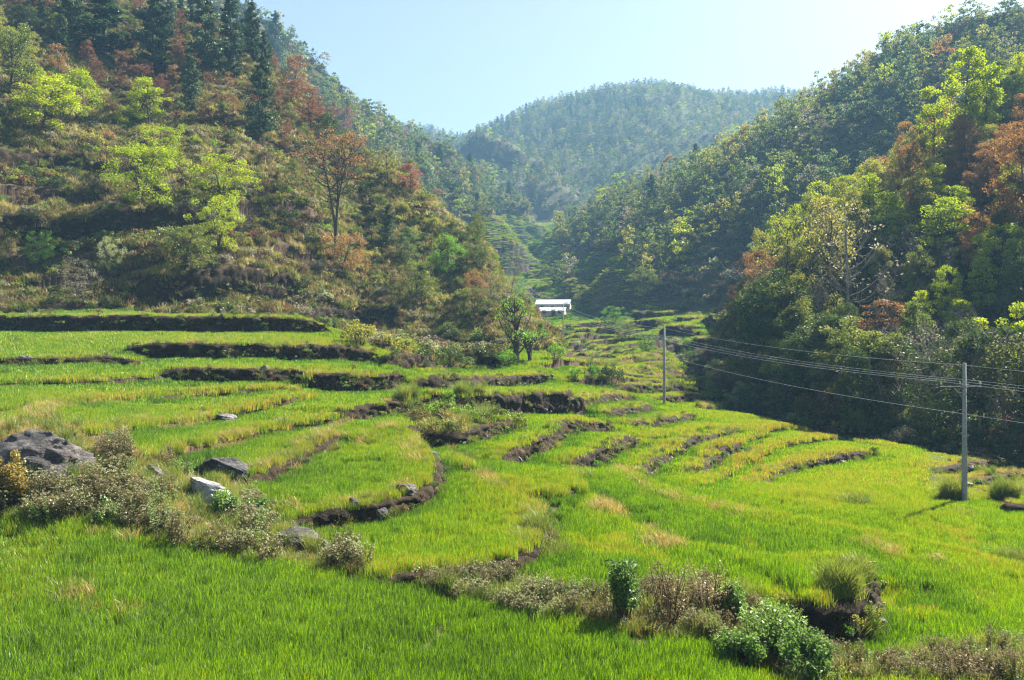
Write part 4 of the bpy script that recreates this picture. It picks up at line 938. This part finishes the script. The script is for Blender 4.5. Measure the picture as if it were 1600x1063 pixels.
# tangled flowering weeds of the foreground bank
M_stalk = roughmat('weed_stalk', (.05, .033, .018), (.14, .09, .04), 20, .9, .2)
M_wleaf = leafmat('weed_leaf', [(.04, .06, .015), (.10, .11, .03), (.13, .10, .035), (.19, .17, .06)], .4, .05, .6)
M_wflower = leafmat('weed_flower', [(.20, .21, .09), (.34, .35, .17), (.52, .52, .34)], .35, .02, .6)
M_wgreen = leafmat('weed_green', [(.06, .13, .025), (.14, .22, .04), (.25, .32, .08)], .5, .06, .6)
M_seed = leafmat('seed_head', [(.13, .10, .05), (.22, .17, .09), (.30, .25, .14)], .35, .03, .6)
def weedmesh(i, lm, fm, **kw):
    (a, b), (c, d), (e, f) = weed(np.random.default_rng(900+i), **kw); V_, Q_ = join([(a, b), (c, d), (e, f)])
    return make_mesh('weed', V_, Q_, [M_stalk, lm, fm], False, fmat=np.r_[np.zeros(len(b)), np.ones(len(d)), np.full(len(f), 2)])
C_weed = coll_of('weed_clump', [weedmesh(0, M_wleaf, M_wflower), weedmesh(1, M_wleaf, M_wflower, n=18), weedmesh(2, M_wleaf, M_wflower, h=.8, spread=.6), weedmesh(3, M_wleaf, M_seed, h=1.1), weedmesh(4, M_wleaf, M_seed, h=.9, n=20),
    weedmesh(5, M_wgreen, M_wgreen, h=.7, nl=50, n=16), weedmesh(6, M_wgreen, M_wflower, h=.8, nl=40)])
X, Y, Z, px, py = area(17000, 18, 36, [SCRUB[0], SCRUB[3]])
fl = np.clip(.5+.9*(vnoise(X/2.0, Y/2.0, 111)-.5)*2, 0, 1); r_ = rng.uniform(0, 1, len(X))
vid = np.where(r_ < .50*fl+.1, rng.integers(0, 3, len(X)), np.where(r_ < .68, rng.integers(3, 5, len(X)), rng.integers(5, 7, len(X))))
vid = np.where(in_poly(px, py, SCRUB[3]), rng.integers(3, 7, len(X)), vid)
s = (.35+.9*rng.uniform(0, 1, len(X))**2)*np.where((px < 620), .92, .66)
ROCKPX = [(62,690,100,75),(336,752,60,40),(322,790,62,60),(471,850,60,50),(236,748,40,26)]
rk = np.zeros(len(X), bool)
for a_, b_, c_, d_ in ROCKPX: rk |= ((px-a_)/c_)**2+((py-b_-d_*.25)/d_)**2 < 1
s = np.where(rk, s*.35, s)
keep = rng.uniform(0, 1, len(X)) < np.where(px < 620, .6, .55)
gn_scatter('weeds', C_weed, np.stack([X, Y, Z-.03], 1)[keep], s[keep], vid[keep], s[keep], tilt=.2); print('weeds', keep.sum())
# leafy bushes standing in that bank
M_bleaf = leafmat('big_leaf', [(.05, .10, .025), (.12, .20, .04), (.24, .33, .10)], .5, .03, .6)
M_tip = leafmat('pale_tip', [(.22, .30, .10), (.36, .42, .22), (.50, .54, .38)], .4, .02, .6)
def big_bush(px, py, wpx, hpx, lab, mat=None, ncl=26, nl=46, leaf=.10, flowers=0, seed=0):
    p = ground_at(px, py); s = p[1]/F; r = np.random.default_rng(px+py); h = hpx*s; w_ = wpx*s/2
    T_, C = [], []
    for c in range(ncl):
        a = r.uniform(0, 6.28); t = r.uniform(.25, 1)**.7; q = w_*math.sqrt(r.uniform(0, 1))*(1-.45*t*t)*1.1; e = np.array([math.cos(a)*q, math.sin(a)*q, h*t]); b = np.array([math.cos(a)*w_*.12, math.sin(a)*w_*.12, -.1])
        lp, lr = limb(b, e, .022, .006, r, n=5, sag=-.06); T_.append(tube(lp, lr, 4)); C += [e, lp[3]*.6+lp[2]*.4, lp[3]]
    C = np.array(C); tv = join(T_); cv = leaves(C, w_*.24, nl, leaf, r, 1.0, .35)
    e = bpy.data.objects.new('bush', None); scene.collection.objects.link(e); e.location = p; tag(e, lab, 'bush')
    obj('stem', make_mesh('stem', *tv, M_stalk, True), e); obj('foliage', make_mesh('foliage', *cv, mat or M_bleaf), e)
    if flowers:
        fv = leaves(C[C[:, 2] > h*.62]+np.array([0, 0, .05]), .08, flowers, .05, r, .6, .8); obj('flower', make_mesh('flower', *fv, M_tip), e)
big_bush(974, 982, 72, 104, 'upright leafy bush with pale tips, leftmost in the bank between the foreground fields', flowers=3)
big_bush(1142, 988, 58, 74, 'smaller leafy bush in front of the brown seed heads in the foreground bank', flowers=3)
big_bush(1205, 1035, 120, 80, 'low wide green bush with whitish tips beside the dark hollow bank', flowers=2, ncl=40)
big_bush(1262, 1070, 100, 74, 'leafy bush at the bottom edge below the dark hollow bank', flowers=2, ncl=34)
big_bush(1150, 1040, 90, 50, 'low dark-leaved bush at the foot of the smaller leafy bush', ncl=26)
big_bush(1045, 985, 90, 110, 'tall dead brown weed with upright seed heads between the two leafy bushes', M_seed, ncl=34, nl=12, leaf=.07)
big_bush(1105, 975, 90, 92, 'dead brown weed with feathery seed heads right of the tallest dead weed', M_seed, ncl=34, nl=12, leaf=.07)
big_bush(1455, 1068, 110, 44, 'purplish brown dry weed at the bottom right corner, left one of two', M_seed, ncl=34, nl=16, leaf=.07)
big_bush(1545, 1068, 110, 44, 'purplish brown dry weed at the bottom right corner, right one of two', M_seed, ncl=34, nl=16, leaf=.07)
big_bush(352, 818, 60, 50, 'bright green leafy weed in front of the whitish creased rock')
big_bush(398, 822, 50, 40, 'green weed between the whitish rock and the brown boulder')
big_bush(20, 800, 60, 90, 'yellowing leafy bush in front of the huge boulder at the left edge', leafmat('yellow_leaf', [(.14,.15,.03),(.28,.24,.05),(.30,.13,.05)], .5, .06, .6))
big_bush(640, 800, 22, 26, 'small vivid green weed growing among the dark stones of the curved riser', leaf=.07)
# ---------------------------------------------------------------- rocks
def rockmat(name, c1, c2, c3):
    m, nt, out = newmat(name); co = N(nt, 'TexCoord').outputs['Object']
    mp = N(nt, 'Mapping'); mp.inputs['Scale'].default_value = (.8, .8, 1.9); mp.inputs['Rotation'].default_value = (.35, .3, 0); L(nt, co, mp.inputs[0])
    f = noise(nt, 1.8, 10, mp.outputs[0], .65); col = ramp(nt, [(.32, c1), (.5, c2), (.66, c3)], f)
    b = N(nt, 'BsdfPrincipled', Roughness=.62); b.inputs['Specular IOR Level'].default_value = .45; L(nt, col, b.inputs['Base Color'])
    bp = N(nt, 'Bump', Strength=1.0, Distance=.3); L(nt, noise(nt, 2.6, 11, mp.outputs[0], .7), bp.inputs['Height']); L(nt, bp.outputs[0], b.inputs['Normal'])
    L(nt, b.outputs[0], out.inputs[0]); return m
M_rock = rockmat('grey_rock', (.02, .018, .018), (.10, .09, .088), (.27, .25, .25))
M_white = rockmat('white_rock', (.08, .075, .075), (.32, .32, .33), (.60, .60, .63))
M_black = rockmat('dark_rock', (.012, .012, .015), (.035, .032, .036), (.09, .085, .09))
M_brown = rockmat('brown_rock', (.016, .013, .012), (.06, .05, .045), (.19, .165, .15))
def ico(sub=4):
    import bmesh
    bm = bmesh.new(); bmesh.ops.create_icosphere(bm, subdivisions=sub, radius=1); V_ = np.array([v.co[:] for v in bm.verts]); Q_ = np.array([[v.index for v in f.verts] for f in bm.faces]); bm.free(); return V_, Q_
ICO = ico(5)
def rock(px, py, wpx, hpx, mat, lab, depth=.8, skew=0, seed=1, cuts=16):
    p = ground_at(px, py); s = p[1]/F; V_ = ICO[0].copy(); r = np.random.default_rng(seed)
    V_ = np.sign(V_)*np.abs(V_)**.7; V_ /= np.linalg.norm(V_, axis=1).max()
    for k in range(cuts):   # flat fracture faces
        n = r.normal(0, 1, 3); n[2] = abs(n[2])*.7; n /= np.linalg.norm(n); d = V_@n; c = r.uniform(.42, .72); V_ -= n*np.maximum(d-c, 0)[:, None]*.94
    f = fbm(V_[:, 0]*2+seed, V_[:, 2]*3+V_[:, 1]*2, seed, 5)*.26+fbm(V_[:, 0]*5+V_[:, 1]*4, V_[:, 2]*9+V_[:, 0]*3, seed+3, 4)*.14
    V_ *= (1+f)[:, None]; V_ /= np.abs(V_).max(0)
    V_ = V_*np.array([wpx*s/2, wpx*s/2*depth, hpx*s*.62]); V_[:, 2] += V_[:, 0]*skew
    o = obj('boulder', make_mesh('boulder', V_, ICO[1], mat, True), loc=(p[0], p[1]+wpx*s/2*depth*.5, p[2]+hpx*s*.22)); tag(o, lab, 'rock')
rock(44, 748, 200, 122, M_brown, 'huge grey layered boulder at the left edge', .7, -.10, 11)
rock(352, 662, 50, 20, M_rock, 'small lone grey rock lying in the green field on the left', .8, 0, 12)
rock(236, 752, 62, 30, M_brown, 'low flat tan rock between the huge boulder and the black rock', .8, -.1, 13)
rock(345, 748, 100, 52, M_black, 'black shaded rock behind the whitish creased rock', .5, -.12, 14)
rock(322, 796, 108, 60, M_white, 'whitish creased rock in front of the black rock', .7, -.12, 15)
rock(471, 866, 96, 56, M_brown, 'ribbed brown boulder where the foreground bank meets the field', .8, -.05, 16)
rock(593, 822, 44, 46, M_black, 'largest dark stone in the curved riser left of centre', .8, 0, 17)
rock(635, 802, 44, 28, M_brown, 'brown stone in the curved riser beside the small vivid weed', .8, 0, 18)
rock(552, 826, 24, 24, M_brown, 'small stone at the left end of the curved riser', .8, 0, 19)
rock(585, 842, 30, 10, M_rock, 'flat pale stone lying in the field under the curved riser', .8, 0, 20)
rock(119, 662, 16, 14, M_brown, 'small brown stone above the huge boulder in the left field', .8, 0, 21)
rock(35, 572, 30, 7, M_rock, 'low grey stone in the step at the far left of the fields', .8, 0, 22)
rock(413, 594, 16, 9, M_rock, 'pale loose stone in the dark riser of the upper left fields', .8, 0, 23)
stn = []
for i_ in range(4):
    V_ = ico(3)[0]; r = np.random.default_rng(60+i_)
    for k in range(9):
        n = r.normal(0, 1, 3); n /= np.linalg.norm(n); d = V_@n; V_ = V_-n*np.maximum(d-r.uniform(.45, .75), 0)[:, None]*.9
    stn.append(make_mesh('stone', V_*np.array([.22, .16, .12]), ico(3)[1], M_rock if i_ % 2 else M_brown, False))
C_stone = coll_of('loose_stone', stn); SP = []
for (pl, h, Ym) in RIM:
    if Ym > 85: continue
    x, y, t = along(pl, 1.5, .10, -.42); kp = vnoise(x*.6, y*.6, 121) > .45; x, y = x[kp], y[kp]; SP.append(np.stack([x, y, Hz(x, y)+rng.uniform(0, .6, len(x))*h*.8], 1))
SP = np.concatenate(SP); gn_scatter('gravel', C_stone, SP, rng.uniform(.4, 1.5, len(SP)), rng.integers(0, 4, len(SP)), SP[:, 0]*0, tilt=.5); print('stones', len(SP))
# ---------------------------------------------------------------- sheds
def plain(name, c, rough=.6, metal=0.0):
    m, nt, out = newmat(name); b = N(nt, 'BsdfPrincipled', Roughness=rough, Metallic=metal); b.inputs['Base Color'].default_value = (*c, 1)
    co = N(nt, 'TexCoord').outputs['Object']; L(nt, mixc(nt, noise(nt, 3, 6, co), tuple(x*.8 for x in c), tuple(min(1, x*1.15) for x in c)), b.inputs['Base Color']); L(nt, b.outputs[0], out.inputs[0]); return m
M_tin = plain('tin_roof', (.40, .45, .50), .45, .0); M_stone = roughmat('stone_wall', (.40, .34, .27), (.62, .54, .43), 5, .9, .5, obj_coord=True); M_wood = plain('dark_wood', (.07, .045, .03)); M_glass = plain('window_dark', (.03, .035, .04), .2)
def box(x0, x1, y0, y1, z0, z1):
    v = np.array([[x, y, z] for x in (x0, x1) for y in (y0, y1) for z in (z0, z1)], float); return v, np.array([(0, 1, 3, 2), (4, 6, 7, 5), (0, 4, 5, 1), (2, 3, 7, 6), (0, 2, 6, 4), (1, 5, 7, 3)])
def shed(px, py, w_, d, h, rz, lab, wins):
    p = ground_at(px, py); e = bpy.data.objects.new('farm_shed', None); scene.collection.objects.link(e); e.location = p; e.rotation_euler = (0, 0, rz); tag(e, lab, 'shed')
    rise = d*.24; v, q = box(-w_/2, w_/2, 0, d, -.8, h)
    gv = np.array([[-w_/2, 0, h], [-w_/2, d, h], [-w_/2, d/2, h+rise], [-w_/2, d/2, h], [w_/2, 0, h], [w_/2, d, h], [w_/2, d/2, h+rise], [w_/2, d/2, h]])
    obj('wall', make_mesh('wall', *join([(v, q), (gv, np.array([(0, 3, 1, 2), (4, 6, 5, 7), (0, 2, 6, 4), (1, 5, 6, 2)]))]), M_stone), e)
    n = int(w_/.22); xs = np.linspace(-w_/2-.3, w_/2+.3, n*2+1); rows_ = []
    for (yy, zz) in ((-.3, h-.3*rise/(d/2)), (d/2, h+rise), (d+.3, h-.3*rise/(d/2))): rows_.append(np.stack([xs, np.full(len(xs), yy), zz+.06+.035*(np.arange(len(xs)) % 2)], 1))
    R = np.array(rows_); R = np.concatenate([R, R[::-1]-np.array([0, 0, .05])]); i = np.arange(R.shape[0]*len(xs)).reshape(R.shape[0], len(xs)); j = np.roll(i, -1, 0)
    obj('roof', make_mesh('roof', R.reshape(-1, 3), np.stack([i[:, :-1], i[:, 1:], j[:, 1:], j[:, :-1]], -1).reshape(-1, 4), M_tin), e)
    for k, x in enumerate(wins):
        if k == 0:
            dv = box(x-.5, x+.5, -.06, .02, -.1, 1.9); dd = obj('door', make_mesh('door', *dv, M_wood), e); obj('door_frame', make_mesh('door_frame', *join([box(x-.6, x-.5, -.09, .02, -.1, 2.0), box(x+.5, x+.6, -.09, .02, -.1, 2.0), box(x-.6, x+.6, -.09, .02, 2.0, 2.1)]), M_wood), dd)
        else:
            ww = obj('window', make_mesh('window', *box(x-.4, x+.4, -.04, .02, 1.0, 1.8), M_glass), e); obj('window_frame', make_mesh('window_frame', *join([box(x-.48, x-.4, -.08, .02, .92, 1.88), box(x+.4, x+.48, -.08, .02, .92, 1.88), box(x-.48, x+.48, -.08, .02, 1.8+.08, 1.96), box(x-.48, x+.48, -.08, .02, .84, .92)]), M_wood), ww)
shed(863, 489, 10.2, 5.6, 2.5, -.2, 'longer farm shed with bright tin roof, standing behind the other', [3.6, -3.2, 0, 4.6])
shed(862, 496, 7.4, 4.2, 1.7, -.2, 'lower farm shed with bright tin roof, in front of the longer one', [.5, -2.2, 2.4])
# ---------------------------------------------------------------- power line
M_conc = roughmat('pole_concrete', (.20, .20, .20), (.33, .33, .32), 8, .85, .3, obj_coord=True); M_steel = plain('galvanised_steel', (.32, .33, .34), .5, .6); M_cer = plain('insulator_ceramic', (.5, .46, .42), .3); M_wire = plain('aluminium_wire', (.30, .31, .33), .4)
def cyl(x, y, z0, z1, r0, r1=None, k=12):
    v, q = tube([(x, y, z0), (x, y, (z0+z1)/2), (x, y, z1)], np.array([r0, (r0+(r1 or r0))/2, r1 or r0]), k); c = len(v)
    v = np.concatenate([v, [[x, y, z1]]]); t = np.arange(k); return v, np.concatenate([q, np.stack([c-k+t, c-k+(t+1) % k, np.full(k, c), np.full(k, c)], 1)])
def pole(p, h, lab, ang, arm=-1.05, steps=True, r0=.17, r1=.09):
    e = bpy.data.objects.new('power_pole', None); scene.collection.objects.link(e); e.location = p; e.rotation_euler = (0, 0, ang); tag(e, lab, 'power pole', 'poles of the power line')
    obj('shaft', make_mesh('shaft', *cyl(0, 0, -.6, h, r0, r1), M_conc, True), e)
    za = h*.835 if arm else 0
    obj('crossarm', make_mesh('crossarm', *join([box(-1.55, .95, -.13, -.10, za-.02, za+.03), box(-.2, .2, -.1, .14, za-.06, za-.02)]), M_steel), e)
    v, q = tube([(-.75, -.12, za-.05), (-.35, -.12, za-.45), (-.02, -.12, za-.95)], .022, 5); obj('brace', make_mesh('brace', v, q, M_steel), e)
    ends = []
    for x in (-1.5, -.35, .9):
        ins = join([cyl(x, -.115, za+.05, za+.16, .012), cyl(x, -.115, za+.14, za+.2, .05, .055), cyl(x, -.115, za+.2, za+.28, .035, .03)]); obj('insulator', make_mesh('insulator', *ins, M_cer, True), e); ends.append(Vector((x, -.115, za+.3)))
    if steps: obj('climbing_step', make_mesh('climbing_step', *join([tube([(0, 0, z), (.13*s, 0, z), (.30*s, 0, z)], .012, 4) for z, s in [(h*(.25+.06*k), (-1)**k) for k in range(11)]]), M_steel), e)
    c, s = math.cos(ang), math.sin(ang); wv = lambda q_: np.array([p[0]+q_[0]*c-q_[1]*s, p[1]+q_[0]*s+q_[1]*c, p[2]+q_[2]])
    return [wv((0, 0, h-.12))]+[wv(q_) for q_ in ends]+[wv((0, -.12, h*.64))]
g1, g2, g3, g4 = ground_at(1507, 789), ground_at(1038, 634), ground_at(880, 540), ground_at(818, 466)
d21 = math.atan2(g2[1]-g1[1], g2[0]-g1[0])-math.pi/2
A1 = pole(g1, 221*g1[1]/F, 'nearest and tallest looking power pole, grey, in the lime field at the right', .10)
A2 = pole(g2, 122*g2[1]/F, 'second power pole, dark against the terraces, right of centre', .35)
A3 = pole(g3, 62*g3[1]/F, 'third power pole, in front of the white roofed sheds', .35, steps=False)
A4 = pole(g4, 24*g4[1]/F, 'smallest and farthest power pole, on the terraces beyond the sheds', .35, steps=False)
q0 = np.array([34.0, 14.0, float(base_z(np.array([34.]), np.array([14.]))[0])]); A0 = pole(q0, max(5.0, -2.6-q0[2]), 'power pole just outside the view at the right', .1)
NM = ['top wire', 'left wire of the crossarm', 'middle wire of the crossarm', 'right wire of the crossarm', 'lowest wire']
def span(a, b, sag, r, lab):
    t = np.linspace(0, 1, 25)[:, None]; P = a*(1-t)+b*t; P[:, 2] -= 4*sag*(t*(1-t))[:, 0]
    c = P[0].copy(); v, q = tube(P-c, r, 5); o = obj('power_wire', make_mesh('power_wire', v, q, M_wire, True), loc=c); tag(o, lab, 'wire', 'wires of the power line')
for k in range(5):
    span(A0[k], A1[k], .25, .009, f'{NM[k]} from the nearest pole out past the right edge')
    span(A1[k], A2[k], .45, .012, f'{NM[k]} between the nearest and the second power pole')
    if k < 4: span(A2[k], A3[k], .8, .014, f'{NM[k]} between the second and the third power pole'); span(A3[k], A4[k], 1.2, .016, f'{NM[k]} between the third and the farthest power pole')
HAZE = 0.0005
# ---------------------------------------------------------------- haze
m, nt, out = newmat('valley_haze')
pv = nt.nodes.new('ShaderNodeVolumePrincipled'); pv.inputs['Color'].default_value = (.21, .41, .63, 1); pv.inputs['Density'].default_value = HAZE
pv.inputs['Anisotropy'].default_value = 0
nt.links.new(pv.outputs[0], out.inputs['Volume'])
hv = np.array([[x, y, z] for x in (-2700, 2700) for y in (-100, 1760) for z in (-160, 335)], float)
hq = [(0, 1, 3, 2), (4, 6, 7, 5), (0, 4, 5, 1), (2, 3, 7, 6), (0, 2, 6, 4), (1, 5, 7, 3)]
tag(obj('haze', make_mesh('haze', hv, hq, m)), kind='stuff')
